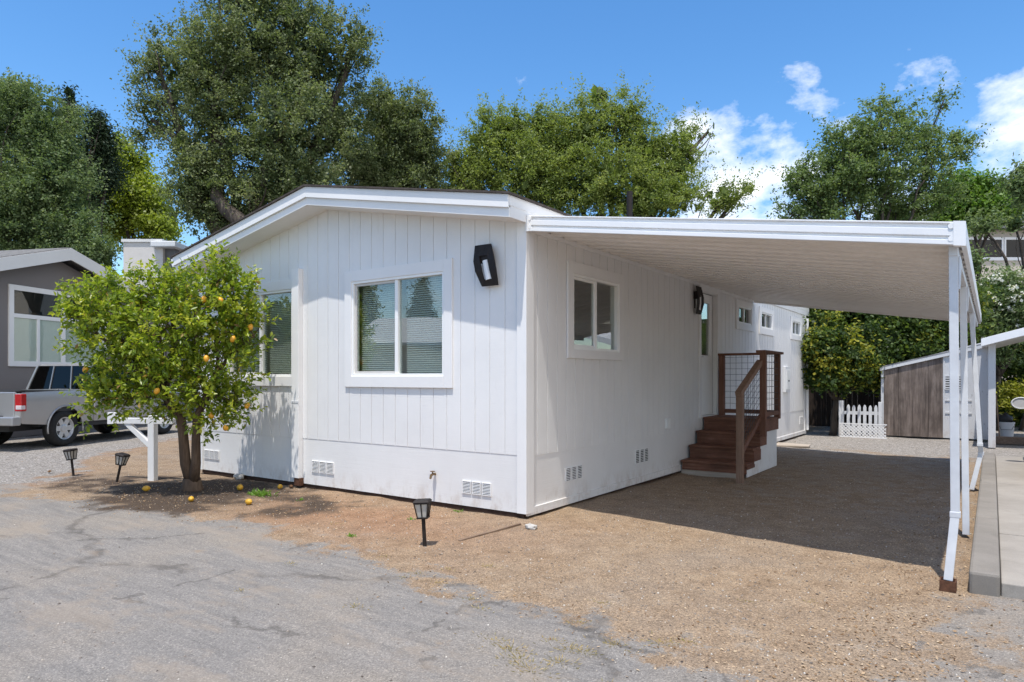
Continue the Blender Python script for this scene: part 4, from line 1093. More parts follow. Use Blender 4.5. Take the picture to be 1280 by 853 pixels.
v_, f_ = quads(np.array([(p.x, p.y, .03), (p.x+.04, p.y+.02, .035), (p.x-.03, p.y+.01, .03)]), unit(np.array([(1, .2, .4), (.3, 1, .2), (-.8, .4, .5)])), unit(np.array([(0, 1, .4), (1, 0, .3), (.3, 1, 0)])), np.array([.09, .08, .08]), np.array([.06, .05, .06]))
tag(raw_mesh('dead_leaf', v_, f_, M['litter'], fattr=dict(tint=[.05, .15, .1]), loc=(p.x, p.y, 0)), 'curled brown dead leaf on the ground at far left', 'dead leaf')

# ------------------------------------------------------------------ KERB AND SLAB
def concrete(name, a, b):
    m, nt, out = newmat(name); v = coords(nt)
    n = noise(nt, v, 1.6, 8, .68); c = ramp(nt, n, [(.3, a), (.7, b)])
    n2 = noise(nt, v, 5, 6, .7); c = mixc(nt, math_(nt, 'MULTIPLY', ramp(nt, n2, [(.56, (0, 0, 0)), (.72, (1, 1, 1))]), .35), c, tuple(x*.55 for x in a))
    g = noise(nt, v, 140, 3); c = mixc(nt, .4, c, ramp(nt, g, [(.3, (.75, .75, .75)), (.7, (1.2, 1.2, 1.2))]), 'MULTIPLY')
    finish(nt, out, c, .9, .2, 0, bump(nt, g, .004, .5)); return m
M['concrete'] = concrete('concrete_slab', (.26, .237, .208), (.35, .32, .283)); M['kerbc'] = concrete('concrete_kerb', (.185, .168, .147), (.265, .242, .214))
mb = MB()
for a, b in ((-.20, 2.1), (2.105, 4.6), (4.605, 7.0), (7.005, 9.0)): mb.box(3.855, 4.035, a, b, -.06, .134)
tag(mb.build('kerb', M['kerbc'], None, bevel=.022), 'long low concrete kerb along the carport posts', 'kerb', kind='structure')
mb = MB()
for a, b in ((-.17, 1.62), (1.66, 5.2), (5.22, 9.1)): mb.box(4.04, 7.4, a, b, -.06, .075+.0*a)
tag(mb.build('concrete_driveway', M['concrete'], None, bevel=.008), 'pale concrete driveway slabs beyond the kerb at right', 'driveway', kind='structure')

# ------------------------------------------------------------------ PICKET FENCE, LATTICE, SHED
pf = empty('picket_fence', (1.33, 12.85, 0), 'short white picket fence panel beside the weathered shed', 'picket fence')
mb = MB(); mb.box(.84, .95, 12.80, 12.90, 0, .90); mb.build('post', M['weather_white'], pf, bevel=.006)
mb = MB(); mb.box(1.72, 1.80, 12.82, 12.90, 0, .88); mb.build('post', M['weather_white'], pf, bevel=.006)
mb = MB(); mb.box(.95, 1.72, 12.86, 12.89, .56, .64); mb.build('rail', M['weather_white'], pf)
mb = MB(); mb.box(.95, 1.72, 12.86, 12.89, .16, .24); mb.build('rail', M['weather_white'], pf)
pk = None
for k in range(6):
    x = 1.02+k*.122
    if pk is None:
        mb = MB(); mb.prism([(x, 12.838, .06), (x+.07, 12.838, .06), (x+.07, 12.838, .74), (x+.055, 12.838, .79), (x+.035, 12.838, .81), (x+.015, 12.838, .79), (x, 12.838, .74)], (0, .02, 0)); pk = mb.build('picket', M['weather_white'], pf)
    else:
        c = pk.copy(); COL.objects.link(c); c.parent = pf; c.location = (k*.122, 0, r.uniform(-.02, .01))
mb = MB()
for k in range(-5, 16):
    for s in (1, -1):
        x0 = .90+k*.078; a = (x0, 0); b = (x0+s*.30, .30)
        pts = []
        for (xx, zz) in (a, b): pts.append((xx, zz))
        (xa, za), (xb, zb) = pts
        lo, hi = .90, 1.90
        def clip(xa, za, xb, zb):
            if xa == xb: return None
            t0, t1 = 0, 1
            for lim, sg in ((lo, 1), (hi, -1)):
                fa, fb = sg*(xa-lim), sg*(xb-lim)
                if fa < 0 and fb < 0: return None
                if fa < 0: t0 = max(t0, fa/(fa-fb))
                if fb < 0: t1 = min(t1, fa/(fa-fb))
            return (xa+(xb-xa)*t0, za+(zb-za)*t0, xa+(xb-xa)*t1, za+(zb-za)*t1) if t1-t0 > .05 else None
        q = clip(xa, za, xb, zb)
        if q: mb.bar((q[0], 12.70+(.004 if s > 0 else -.004), .03+q[1]), (q[2], 12.70+(.004 if s > 0 else -.004), .03+q[3]), .007, .019, (0, 1, 0) if False else (0, 0, 1))
mb.box(.88, 1.92, 12.69, 12.71, .0, .03); mb.box(.88, 1.92, 12.69, 12.71, .325, .35)
tag(mb.build('lattice_panel', M['trim'], None), 'low white diamond lattice panel leaning at the foot of the picket fence', 'lattice panel')

sh = empty('shed', (2.8, 14.2, 0), 'weathered grey plywood lean-to shed with sloping roof boards', 'shed')
SY = 13.32; zr = lambda x: 1.70+.245*(x-1.75)
mb = MB(); xs = [1.78, 2.10, 2.41, 2.73, 3.03]
for a, b in zip(xs[:-1], xs[1:]):
    mb.hexa([(a+.003, SY, .04), (b-.003, SY, .04), (b-.003, SY+.03, .04), (a+.003, SY+.03, .04), (a+.003, SY, zr(a)), (b-.003, SY, zr(b)), (b-.003, SY+.03, zr(b)), (a+.003, SY+.03, zr(a))])
mb.build('wall', M['grey_wood'], sh)
mb = MB(); mb.hexa([(3.035, SY+.005, .04), (3.98, SY+.005, .04), (3.98, SY+.035, .04), (3.035, SY+.035, .04), (3.035, SY+.005, zr(3.035)), (3.98, SY+.005, zr(3.98)), (3.98, SY+.035, zr(3.98)), (3.035, SY+.035, zr(3.035))])
mb.box(3.04, 3.6, SY-.012, SY+.004, .62, .66); mb.box(3.04, 3.6, SY-.012, SY+.004, .92, .95); mb.box(3.03, 3.07, SY-.014, SY+.004, .04, 1.9)
mb.build('wall', M['weather_white'], sh)
mb = MB(); mb.box(1.78, 1.81, SY+.03, 15.1, .04, 1.70); mb.box(1.72, 1.78, SY-.01, SY+.06, .0, zr(1.78)); mb.build('wall', M['weather_white'], sh)
mb = MB(); mb.box(1.81, 3.95, 15.08, 15.1, .04, 1.75); mb.build('wall', M['grey_wood'], sh)
mb = MB()
for k in range(9):
    y0 = SY-.05+k*.23; dz_ = r.uniform(-.008, .008)
    mb.hexa([(1.66, y0, zr(1.66)+.03+dz_), (4.0, y0, zr(4.0)+.03+dz_), (4.0, y0+.235, zr(4.0)+.03+dz_), (1.66, y0+.235, zr(1.66)+.03+dz_), (1.66, y0, zr(1.66)+.055+dz_), (4.0, y0, zr(4.0)+.055+dz_), (4.0, y0+.235, zr(4.0)+.055+dz_), (1.66, y0+.235, zr(1.66)+.055+dz_)])
rf = mb.build('roof', M['shed_roof'], sh)
mb = MB(); mb.hexa([(1.70, SY-.045, zr(1.70)-.045), (4.0, SY-.045, zr(4.0)-.045), (4.0, SY-.005, zr(4.0)-.045), (1.70, SY-.005, zr(1.70)-.045), (1.70, SY-.045, zr(1.70)+.04), (4.0, SY-.045, zr(4.0)+.09), (4.0, SY-.005, zr(4.0)+.09), (1.70, SY-.005, zr(1.70)+.04)]); mb.build('barge_board', M['weather_white'], rf)
mb = MB(); mb.box(3.05, 3.5, SY-.02, SY+.003, 1.19, 1.21); mb.box(3.05, 3.5, SY-.02, SY+.003, 1.50, 1.53); mb.box(3.05, 3.08, SY-.02, SY+.003, 1.21, 1.50); mb.box(3.47, 3.5, SY-.02, SY+.003, 1.21, 1.50)
for k in range(5): mb.box(3.08, 3.47, SY-.016, SY-.002, 1.225+k*.056, 1.225+k*.056+.03)
lv = mb.build('louvre', M['bucket'], sh)
mb = MB(); mb.box(3.08, 3.47, SY-.001, SY+.0035, 1.21, 1.5); mb.build('louvre_backing', M['dark'], lv)

# fences behind
bf = empty('board_fence', (0, 16.4, 0), 'dark brown board fence in deep shade under the hedge', 'fence')
mb = MB()
x = -6.5
while x < 3.8: mb.box(x, x+.138, 16.4, 16.42, 0, 1.55+r.uniform(-.015, .015)); x += .142
mb.box(-6.5, 3.8, 16.421, 16.46, .35, .44); mb.box(-6.5, 3.8, 16.421, 16.46, 1.25, 1.34); mb.build('boards', M['fencewood'], bf)
for k in range(5):
    mb = MB(); mb.box(-6.4+k*2.4, -6.31+k*2.4, 16.462, 16.55, 0, 1.65); mb.build('post', M['fencewood'], bf)
c0 = at(1140, 447, 19.5); c1 = at(1215, 447, 19.5)
lf = empty('trellis', (c0.x, c0.y, 0), 'dark wooden trellis top showing above the shed roof', 'trellis')
mb = MB()
for t in np.linspace(0, 1, 11):
    q = c0.lerp(c1, float(t)); mb.box(q.x-.02, q.x+.02, q.y-.015, q.y+.015, 0, 2.60)
for z in np.arange(1.5, 2.62, .17): mb.bar((c0.x, c0.y-.03, z), (c1.x, c1.y-.03, z), .012, .035)
mb.build('lattice', M['fencewood'], lf)

# ------------------------------------------------------------------ NEIGHBOUR'S CARPORT AND THINGS UNDER IT
nc = empty('patio_cover', (4.0, 11.7, 0), 'white lean-to patio cover on a peeling square post at right', 'patio cover')
zc = lambda x: 2.20+.28*(x-3.85)
mb = MB()
mb.hexa([(3.80, 11.35, zc(3.8)-.02), (8.0, 11.35, zc(8)-.02), (8.0, 16, zc(8)-.02), (3.80, 16, zc(3.8)-.02), (3.80, 11.35, zc(3.8)+.03), (8.0, 11.35, zc(8)+.03), (8.0, 16, zc(8)+.03), (3.80, 16, zc(3.8)+.03)])
mb.build('roof', M['alusoft'], nc)
mb = MB(); mb.hexa([(3.80, 11.31, zc(3.8)-.06), (8.0, 11.31, zc(8)-.06), (8.0, 11.345, zc(8)-.06), (3.80, 11.345, zc(3.8)-.06), (3.80, 11.31, zc(3.8)+.10), (8.0, 11.31, zc(8)+.10), (8.0, 11.345, zc(8)+.10), (3.80, 11.345, zc(3.8)+.10)]); mb.build('fascia', M['alu'], nc, bevel=.004)
mb = MB(); mb.box(3.92, 4.05, 11.6, 11.73, 0, 2.2); mb.build('post', M['weather_white'], nc, bevel=.006)
mb = MB(); mb.box(3.98, 4.03, 11.75, 14.0, .1, 2.2); mb.build('side_board', M['weather_white'], nc)
mb = MB(); mb.box(7.3, 7.4, 11.6, 11.7, 0, 3.1); mb.build('post', M['weather_white'], nc)
p = at(1258, 546, 15.8)
bk = empty('bucket', (p.x, p.y, .0), 'white plastic bucket with a black bag in it under the patio cover', 'bucket')
T_ = Matrix.Translation((p.x, p.y, p.z-.02))
mb = MB(); mb.lathe([(.13, 0), (.155, .33), (.162, .33), (.162, .36), (.148, .36), (.125, .02)], 20, T_); mb.build('body', M['bucket'], bk)
mb = MB(); mb.tube([Vector((p.x-.155, p.y, p.z+.3)), Vector((p.x-.10, p.y-.16, p.z+.17)), Vector((p.x+.10, p.y-.16, p.z+.17)), Vector((p.x+.155, p.y, p.z+.3))], .005, 6); mb.build('handle', M['black'], bk)
bm = bmesh.new(); bmesh.ops.create_icosphere(bm, subdivisions=3, radius=1); q = random.Random(3)
mb = MB(); mb.add([(p.x-.05+v.co.x*.17*(1+.15*math.sin(9*v.co.y+4*v.co.z)), p.y+v.co.y*.13, p.z+.40+v.co.z*.14*(1+.2*math.sin(7*v.co.x))) for v in bm.verts], [tuple(v.index for v in f.verts) for f in bm.faces]); bm.free()
tag(mb.build('rubbish_bag', M['bag'], None, smooth=True), 'black rubbish bag slumped on top of the white bucket', 'bag')
a = at(1240, 558, 14.9)
mb = MB(); mb.box(4.05, 7.2, 12.75, 12.95, 0, .16); tag(mb.build('timber_sleeper', M['edgewood'], None, bevel=.01), 'rough brown timber sleeper lying across the back of the driveway', 'timber')
mb = MB(); mb.tube([(4.12, 12.4, .15), (4.06, 12.2, 1.1)], .012, 6); tag(mb.build('wooden_stick', M['edgewood'], None), 'thin reddish stick propped against the peeling patio post', 'stick')

# ------------------------------------------------------------------ VEHICLES
def wheel(parent, c, side, R=.39, W=.245, name='wheel'):
    # axle along local y; side = -1 right, +1 left
    T_ = Matrix.Translation(c) @ Matrix.Rotation(rad(90)*side*-1, 4, 'X')
    mb = MB(); h = W/2
    mb.lathe([(R*.60, -h*.95), (R*.80, -h), (R*.95, -h*.85), (R, -h*.55), (R, h*.55), (R*.95, h*.85), (R*.80, h), (R*.62, h*.92), (R*.60, h*.5)], 36, T_, close=True)
    wh = mb.build(name, M['tyre'], parent, smooth=True)
    mb = MB(); mb.lathe([(R*.61, h*.55), (R*.615, h*.88), (R*.58, h*.86), (R*.55, h*.6), (R*.52, h*.4)], 36, T_, cap=False)
    for k in range(6):
        a = k*math.pi/3; ca_, sa2 = math.cos(a), math.sin(a)
        pts = []
        for (rr, w0, zz) in ((R*.14, .05, h*.62), (R*.57, .055, h*.66)):
            for s in (-1, 1): pts.append(T_ @ Vector((rr*ca_-s*w0*sa2, rr*sa2+s*w0*ca_, zz)))
        lo = [T_ @ (T_.inverted() @ q_-Vector((0, 0, .05))) for q_ in pts]
        mb.hexa([lo[0], lo[1], lo[3], lo[2], pts[0], pts[1], pts[3], pts[2]])
    mb.lathe([(R*.22, h*.3), (R*.22, h*.68), (R*.16, h*.74), (.0, h*.74)], 18, T_); mb.build('rim', M['rim'], wh, smooth=False)
    mb = MB(); mb.lathe([(R*.585, h*.25), (R*.585, h*.30)], 24, T_); mb.build('brake_void', M['plastic'], wh)
    return wh

def body_shell(e, stations, arches, mat, name='body', R=.47):
    # stations: (x, [(y, z) half-section from the sill up to the centre line])
    mb = MB(); m_ = len(stations[0][1])
    xs = []; secs = []
    for (x0, s0), (x1, s1) in zip(stations[:-1], stations[1:]):
        k = max(1, int((x1-x0)/.045))
        for i in range(k):
            t = i/k; xs.append(x0+(x1-x0)*t); secs.append([(a[0]+(b[0]-a[0])*t, a[1]+(b[1]-a[1])*t) for a, b in zip(s0, s1)])
    xs.append(stations[-1][0]); secs.append(stations[-1][1])
    for sgn in (-1, 1):
        b = len(mb.v)
        for x, s in zip(xs, secs):
            # refine the side vertically
            for (y, z) in s: mb.v.append((x, sgn*y, z))
        for i in range(len(xs)-1):
            for j in range(m_-1):
                q = (b+i*m_+j, b+(i+1)*m_+j, b+(i+1)*m_+j+1, b+i*m_+j+1)
                cxm = sum(mb.v[k][0] for k in q)/4; czm = sum(mb.v[k][2] for k in q)/4; cym = sum(abs(mb.v[k][1]) for k in q)/4
                if cym > .6 and any((cxm-ax_)**2+(czm-az_)**2 < R*R for ax_, az_ in arches): continue
                mb.f.append(q)
        for i in (0, len(xs)-1):
            mb.f.append(tuple(b+i*m_+j for j in range(m_)))
    return mb

def section(yb_, zs, yt, ztop, zc_, k=14):
    # side from sill zs, bulging to yb_, up to (yt, ztop), then across to centre
    out = []
    for i in range(k):
        t = i/(k-1); z = zs+(ztop-zs)*t
        y = yb_-.035*(1-t)**2-(yb_-yt)*max(0, (t-.72)/.28)**2
        out.append((y, z))
    for t in (.25, .6, 1.0): out.append((yt*(1-t), ztop+(zc_-ztop)*t))
    return out

def arch_ring(mb, x, z, y, R=.472, r_=.018, a0=-12, a1=192):
    pts = [(x+R*math.cos(rad(a)), y, z+R*math.sin(rad(a))) for a in np.linspace(a0, a1, 26)]
    mb.tube(pts, r_, 7)

tk = empty('pickup_truck', (0, 0, 0), 'silver pickup truck parked on gravel behind the lemon tree', 'pickup truck')
S_ = lambda x, zt_, yb_=.945, zs=.50, yt=.92, cr_=.02: (x, section(yb_, zs, yt, zt_, zt_+cr_))
WB = 3.25
# bed
bed_st = [S_(-1.12, 1.16, .92, .60), S_(-1.06, 1.175, .945, .55), S_(-.5, 1.19), S_(.2, 1.20), S_(.80, 1.20)]
mb = body_shell(tk, bed_st, [(0, .40)], M['silver']); 
mb.f = [f for f in mb.f if not (len(f) == 4 and min(abs(mb.v[k][1]) for k in f) < .80 and min(mb.v[k][2] for k in f) > 1.1)]
mb.build('bed', M['silver'], tk, smooth=True)
mb = MB(); mb.box(-1.05, .78, -.78, .78, .72, .76); mb.box(-1.05, .78, -.92, -.80, .76, 1.165); mb.box(-1.05, .78, .80, .92, .76, 1.165); mb.box(.74, .79, -.9, .9, .7, 1.19); mb.build('bed_liner', M['plastic'], tk)
mb = MB(); mb.box(-1.135, -1.07, -.80, .80, .66, 1.19); mb.build('tailgate', M['silver'], tk, bevel=.02)
cab_st = [S_(.83, 1.20), S_(1.6, 1.20), S_(2.35, 1.19), S_(2.75, 1.17, .94), S_(3.25, 1.15, .94), S_(3.85, 1.08, .90, .52), S_(4.15, .98, .80, .50)]
mb = body_shell(tk, cab_st, [(WB, .40)], M['silver']); mb.build('cab', M['silver'], tk, smooth=True)
# greenhouse: roof, pillars and glass
mb = MB()
mb.hexa([(.95, -.66, 1.745), (2.06, -.66, 1.755), (2.06, .66, 1.755), (.95, .66, 1.745), (1.04, -.58, 1.79), (1.95, -.58, 1.795), (1.95, .58, 1.795), (1.04, .58, 1.79)])
for s in (-1, 1):
    mb.bar((.87, s*.86, 1.19), (.975, s*.665, 1.75), .05, .075, (1, 0, 0)); mb.bar((2.80, s*.86, 1.16), (2.04, s*.665, 1.755), .05, .06, (1, 0, 0)); mb.bar((1.78, s*.875, 1.19), (1.68, s*.672, 1.75), .045, .06, (1, 0, 0))
    mb.bar((.96, s*.665, 1.752), (2.05, s*.665, 1.757), .06, .05)
mb.build('cab_roof', M['silver'], tk, bevel=.012)
mb = MB(); mb.hexa([(.875, -.83, 1.20), (.875, .83, 1.20), (.965, .64, 1.745), (.965, -.64, 1.745), (.880, -.83, 1.20), (.880, .83, 1.20), (.970, .64, 1.745), (.970, -.64, 1.745)]); rw = mb.build('rear_window', M['carglass'], tk)
for y_ in (-.27, .27):
    mb = MB(); mb.bar((.87, y_, 1.20), (.958, y_*.85, 1.742), .02, .035, (1, 0, 0)); mb.build('window_divider', M['silver'], rw)
for s in (-1, 1):
    mb = MB(); mb.hexa([(.92, s*.872, 1.205), (2.70, s*.872, 1.185), (2.02, s*.672, 1.74), (1.0, s*.672, 1.735), (.92, s*.867, 1.205), (2.70, s*.867, 1.185), (2.02, s*.667, 1.74), (1.0, s*.667, 1.735)]); mb.build('side_window', M['carglass'], tk)
mb = MB(); mb.hexa([(2.80, -.83, 1.175), (2.80, .83, 1.175), (2.05, .64, 1.745), (2.05, -.64, 1.745), (2.795, -.83, 1.175), (2.795, .83, 1.175), (2.045, .64, 1.745), (2.045, -.64, 1.745)]); mb.build('windscreen', M['carglass'], tk)
mb = MB(); mb.box(.9, 2.6, -.8, .8, .6, 1.10); mb.box(1.25, 1.4, -.7, -.15, 1.0, 1.55); mb.box(1.25, 1.4, .15, .7, 1.0, 1.55); mb.build('seats', M['plastic'], tk, bevel=.03)
for s in (-1, 1):
    tl = MB(); tl.box(-1.128, -1.0, s*.80, s*.955, .80, 1.15); t_ = tl.build('tail_light', M['redlens'], tk, bevel=.015)
    q = MB(); q.box(-1.134, -1.03, s*.83, s*.957, .84, .92); q.build('reverse_lens', M['clearlens'], t_, bevel=.006)
    mb = MB(); arch_ring(mb, 0, .40, s*.935); arch_ring(mb, WB, .40, s*.93); mb.build('arch_trim', M['silver'], tk, smooth=True)
mb = MB(); mb.box(-1.30, -1.10, -.93, .93, .52, .70); mb.build('rear_bumper', M['silver'], tk, bevel=.025)
mb = MB(); mb.box(-1.31, -1.12, -.55, .55, .64, .715); mb.build('bumper_step', M['plastic'], tk, bevel=.008)
mb = MB(); mb.box(-1.0, 3.9, -.55, .55, .38, .62); mb.box(.6, 2.6, -.86, -.70, .40, .50); mb.box(.6, 2.6, .70, .86, .40, .50); mb.box(-.5, .5, -.75, .75, .45, .95); mb.box(WB-.5, WB+.5, -.72, .72, .45, .95); mb.build('underbody', M['plastic'], tk)
mb = MB(); mb.box(4.10, 4.22, -.86, .86, .45, .68); mb.build('front_bumper', M['silver'], tk, bevel=.03)
for s in (-1, 1):
    for x in (0, WB): wheel(tk, (x, s*.81, .39), s)
    mb = MB(); mb.box(2.42, 2.55, s*.96, s*1.10, 1.16, 1.34); mb.build('wing_mirror', M['plastic'], tk, bevel=.03)
    mb = MB(); mb.box(1.30, 1.50, s*.945, s*.965, 1.00, 1.035); mb.build('door_handle', M['silver'], tk, bevel=.006)
head = 9.0
hv = Vector((CR[0]*math.sin(rad(head))+CF[0]*math.cos(rad(head)), CR[1]*math.sin(rad(head))+CF[1]*math.cos(rad(head)), 0))
ha = math.atan2(hv.y, hv.x); wp = gr(77, 558)
left = Vector((-hv.y, hv.x, 0)); org = Vector((wp.x, wp.y, 0))+left*.83
tk.location = (org.x, org.y, 0); tk.rotation_euler = (0, 0, ha)

# car mostly outside the frame at right, only its mirror and flank reach in
cr = empty('parked_car', (0, 0, 0), 'silver car parked on the concrete driveway at the right edge with dark chrome topped mirror', 'car')
C_ = lambda x, zt_, yb_=.88, zs=.28, yt=.84: (x, section(yb_, zs, yt, zt_, zt_+.03))
st_ = [C_(-.85, .88, .72, .40, .68), C_(-.7, .93, .84), C_(0, .96), C_(1.2, .95), C_(2.2, .92), C_(2.7, .86), C_(3.3, .75, .80, .32, .74), C_(3.5, .62, .66, .36, .6)]
body_shell(cr, st_, [(0, .32), (2.65, .32)], M['silver'], R=.37).build('body', M['silver'], cr, smooth=True)
mb = MB(); mb.hexa([(.35, -.58, 1.40), (1.35, -.58, 1.42), (1.35, .58, 1.42), (.35, .58, 1.40), (.42, -.52, 1.44), (1.28, -.52, 1.455), (1.28, .52, 1.455), (.42, .52, 1.44)])
for s in (-1, 1):
    mb.bar((-.35, s*.80, .95), (.36, s*.59, 1.41), .05, .07, (1, 0, 0)); mb.bar((2.1, s*.80, .92), (1.34, s*.59, 1.42), .04, .05, (1, 0, 0)); mb.bar((.85, s*.82, .95), (.85, s*.60, 1.41), .04, .05, (1, 0, 0))
mb.build('roof', M['silver'], cr, bevel=.012)
for nm, p4 in (('rear_window', [(-.33, -.76, .96), (-.33, .76, .96), (.36, .57, 1.40), (.36, -.57, 1.40)]), ('windscreen', [(2.08, -.76, .94), (2.08, .76, .94), (1.36, .57, 1.41), (1.36, -.57, 1.41)]),
               ('side_window', [(-.28, -.80, .96), (2.0, -.80, .94), (1.32, -.60, 1.40), (.38, -.60, 1.39)]), ('side_window', [(-.28, .80, .96), (2.0, .80, .94), (1.32, .60, 1.40), (.38, .60, 1.39)])):
    mb = MB(); mb.hexa([Vector(q) for q in p4]+[Vector(q)*.995 for q in p4]); mb.build(nm, M['carglass'], cr)
mb = MB(); mb.box(-.6, 3.2, -.6, .6, .2, .5); mb.build('underbody', M['plastic'], cr)
for s in (-1, 1):
    for x in (0, 2.65): wheel(cr, (x, s*.76, .32), s, R=.32, W=.2)
    Tm = Matrix.Translation((1.72, s*.985, .985)) @ Matrix.Diagonal((1, 1, .72, 1)) @ Matrix.Rotation(rad(90), 4, 'Y')
    mb = MB(); mb.lathe([(.118, .0), (.12, .04), (.10, .10), (.05, .14), (.02, .15)], 22, Tm); mb.bar((1.80, s*.82, .93), (1.80, s*.92, .945), .05, .03); wm = mb.build('wing_mirror', M['plastic'], cr, smooth=True)
    mb = MB(); mb.lathe([(.132, -.012), (.136, .0), (.132, .03), (.119, .03), (.112, -.012)], 26, Tm, close=True); mb.build('mirror_rim', M['bucket'], wm, smooth=True)
    mb = MB(); mb.lathe([(.111, -.004), (.111, -.001)], 26, Tm); mb.build('mirror_glass', M['vinylgrey'], wm)
cr.location = (5.36, 6.25, .075); cr.rotation_euler = (0, 0, rad(90))

# ------------------------------------------------------------------ BACKGROUND BUILDINGS
# taupe home behind the truck
gd = rad(11.5); D0 = 18.0; pk_ = at(88, 311, D0)
dv = Vector((CR[0]*math.sin(gd)+CF[0]*math.cos(gd), CR[1]*math.sin(gd)+CF[1]*math.cos(gd), 0)); nv = Vector((dv.y, -dv.x, 0))   # nv points toward the road
if nv.dot(Vector((CAM[0]-pk_.x, CAM[1]-pk_.y, 0))) < 0: nv = -nv
fG = lambda u, n, z: tuple(Vector((pk_.x, pk_.y, 0))+dv*u+nv*n+Vector((0, 0, z)))
gh = empty('taupe_home', (pk_.x, pk_.y, 0), 'taupe grey home with white gable fascia and tall white window behind the truck', 'house')
HWg = 3.9; sl_ = .298; zp = pk_.z
zg = lambda u: zp-.26-sl_*abs(u)
mb = MB()
for (a, b) in ((-HWg, 0), (0, HWg)):
    mb.hexa([fG(a, -.9, 0), fG(b, -.9, 0), fG(b, -.45, 0), fG(a, -.45, 0), fG(a, -.9, zg(a)), fG(b, -.9, zg(b)), fG(b, -.45, zg(b)), fG(a, -.45, zg(a))])
mb.box(-HWg, -HWg+.2, -12, -.9, 0, zg(HWg), fG); mb.box(HWg-.2, HWg, -12, -.9, 0, zg(HWg), fG)
mb.build('wall', M['taupe'], gh)
mb = MB()
for (a, b) in ((-HWg-.35, 0), (0, HWg+.35)):
    zz = lambda u: zp-sl_*abs(u)
    mb.hexa([fG(a, -12.2, zz(a)-.06), fG(b, -12.2, zz(b)-.06), fG(b, .0, zz(b)-.06), fG(a, .0, zz(a)-.06), fG(a, -12.2, zz(a)+.03), fG(b, -12.2, zz(b)+.03), fG(b, .0, zz(b)+.03), fG(a, .0, zz(a)+.03)])
rf = mb.build('roof', M['greyroof'], gh)
mb = MB()
for (a, b) in ((-HWg-.35, 0), (0, HWg+.35)):
    zz = lambda u: zp-sl_*abs(u)
    mb.hexa([fG(a, .002, zz(a)-.30), fG(b, .002, zz(b)-.30), fG(b, .04, zz(b)-.30), fG(a, .04, zz(a)-.30), fG(a, .002, zz(a)+.01), fG(b, .002, zz(b)+.01), fG(b, .04, zz(b)+.01), fG(a, .04, zz(a)+.01)])
mb.build('fascia', M['whitefascia'], rf)
# window positions solved on that wall (n=-.45)
wu0, wu1 = -2.02, .50
def wallz(px, py, n):
    # intersect ray with the wall plane
    k = (px-640)/FPX; d = Vector((k*CR[0]+CF[0], k*CR[1]+CF[1], 0)); o_ = Vector((CAM[0], CAM[1], 0)); q = Vector((pk_.x, pk_.y, 0))+nv*n
    D = (q-o_).dot(nv)/d.dot(nv); u = (o_+d*D-q).dot(dv); return u, EYE+(HY-py)/FPX*D
wu0, wz1 = wallz(10.5, 355, -.43); wu1_, _ = wallz(77, 400, -.43); _, wz0 = wallz(10.5, 458, -.43)
um_, zt_m = wallz(42, 390, -.43); _, wtz = wallz(17, 388, -.43)
wu1 = wu0+2*(wu1_-wu0)+.0
mb = MB(); t_ = .13
mb.box(wu0, wu0+t_, -.448, -.40, wz0, wz1, fG); mb.box(wu1-t_, wu1, -.448, -.40, wz0, wz1, fG); mb.box(wu0+t_, wu1-t_, -.448, -.40, wz1-t_, wz1, fG); mb.box(wu0+t_, wu1-t_, -.448, -.40, wz0, wz0+t_, fG)
zm = wz0+(wz1-wz0)*.60; mb.box(wu0+t_, wu1-t_, -.448, -.402, zm, zm+.10, fG)
k0 = wu1_-.02; mb.box(k0, k0+.12, -.448, -.402, wz0+t_, wz1-t_, fG)
mb.box((wu0+k0)/2+.02, (wu0+k0)/2+.10, -.448, -.404, wz0+t_, zm, fG)
wn = mb.build('window', M['trim'], gh, bevel=.004)
mb = MB(); mb.box(wu0+t_, wu1-t_, -.447, -.44, wz0+t_, zm, fG); mb.build('blind', M['blind'], wn)
mb = MB(); mb.box(wu0+t_, wu1-t_, -.447, -.44, zm+.1, wz1-t_, fG); mb.build('dark_room', M['dark'], wn)
mb = MB(); mb.box(wu0+t_, wu1-t_, -.43, -.425, wz0+t_, wz1-t_, fG); mb.build('pane', M['glass'], wn)

# pale building between the trees
D1 = 23.4
a = at(150, 303, D1); b = at(203.5, 303, D1); ux = (b-a).normalized(); dpt = Vector((CF[0], CF[1], 0))
fP = lambda u, n, z: tuple(Vector((b.x, b.y, 0))+ux*u-dpt*n+Vector((0, 0, z)))
pb = empty('pale_building', (b.x, b.y, 0), 'pale stucco building corner between the tall trees and the home', 'building')
mb = MB(); mb.box(-1.35, 0, -7, 0, 0, b.z, fP); mb.build('wall', M['stucco'], pb)
mb = MB(); mb.box(0.005, .34, -7, -.15, 0, b.z-.2, fP); mb.build('corner_column', M['stuccodark'], pb)
mb = MB(); mb.box(-1.4, .0, -7, .05, b.z+.003, b.z+.10, fP); mb.build('parapet_cap', M['whitefascia'], pb)
mb = MB(); mb.box(-.30, .55, -7, .25, b.z-.2, b.z+.0, fP); mb.build('gutter', M['panelgrey'], pb, bevel=.03)

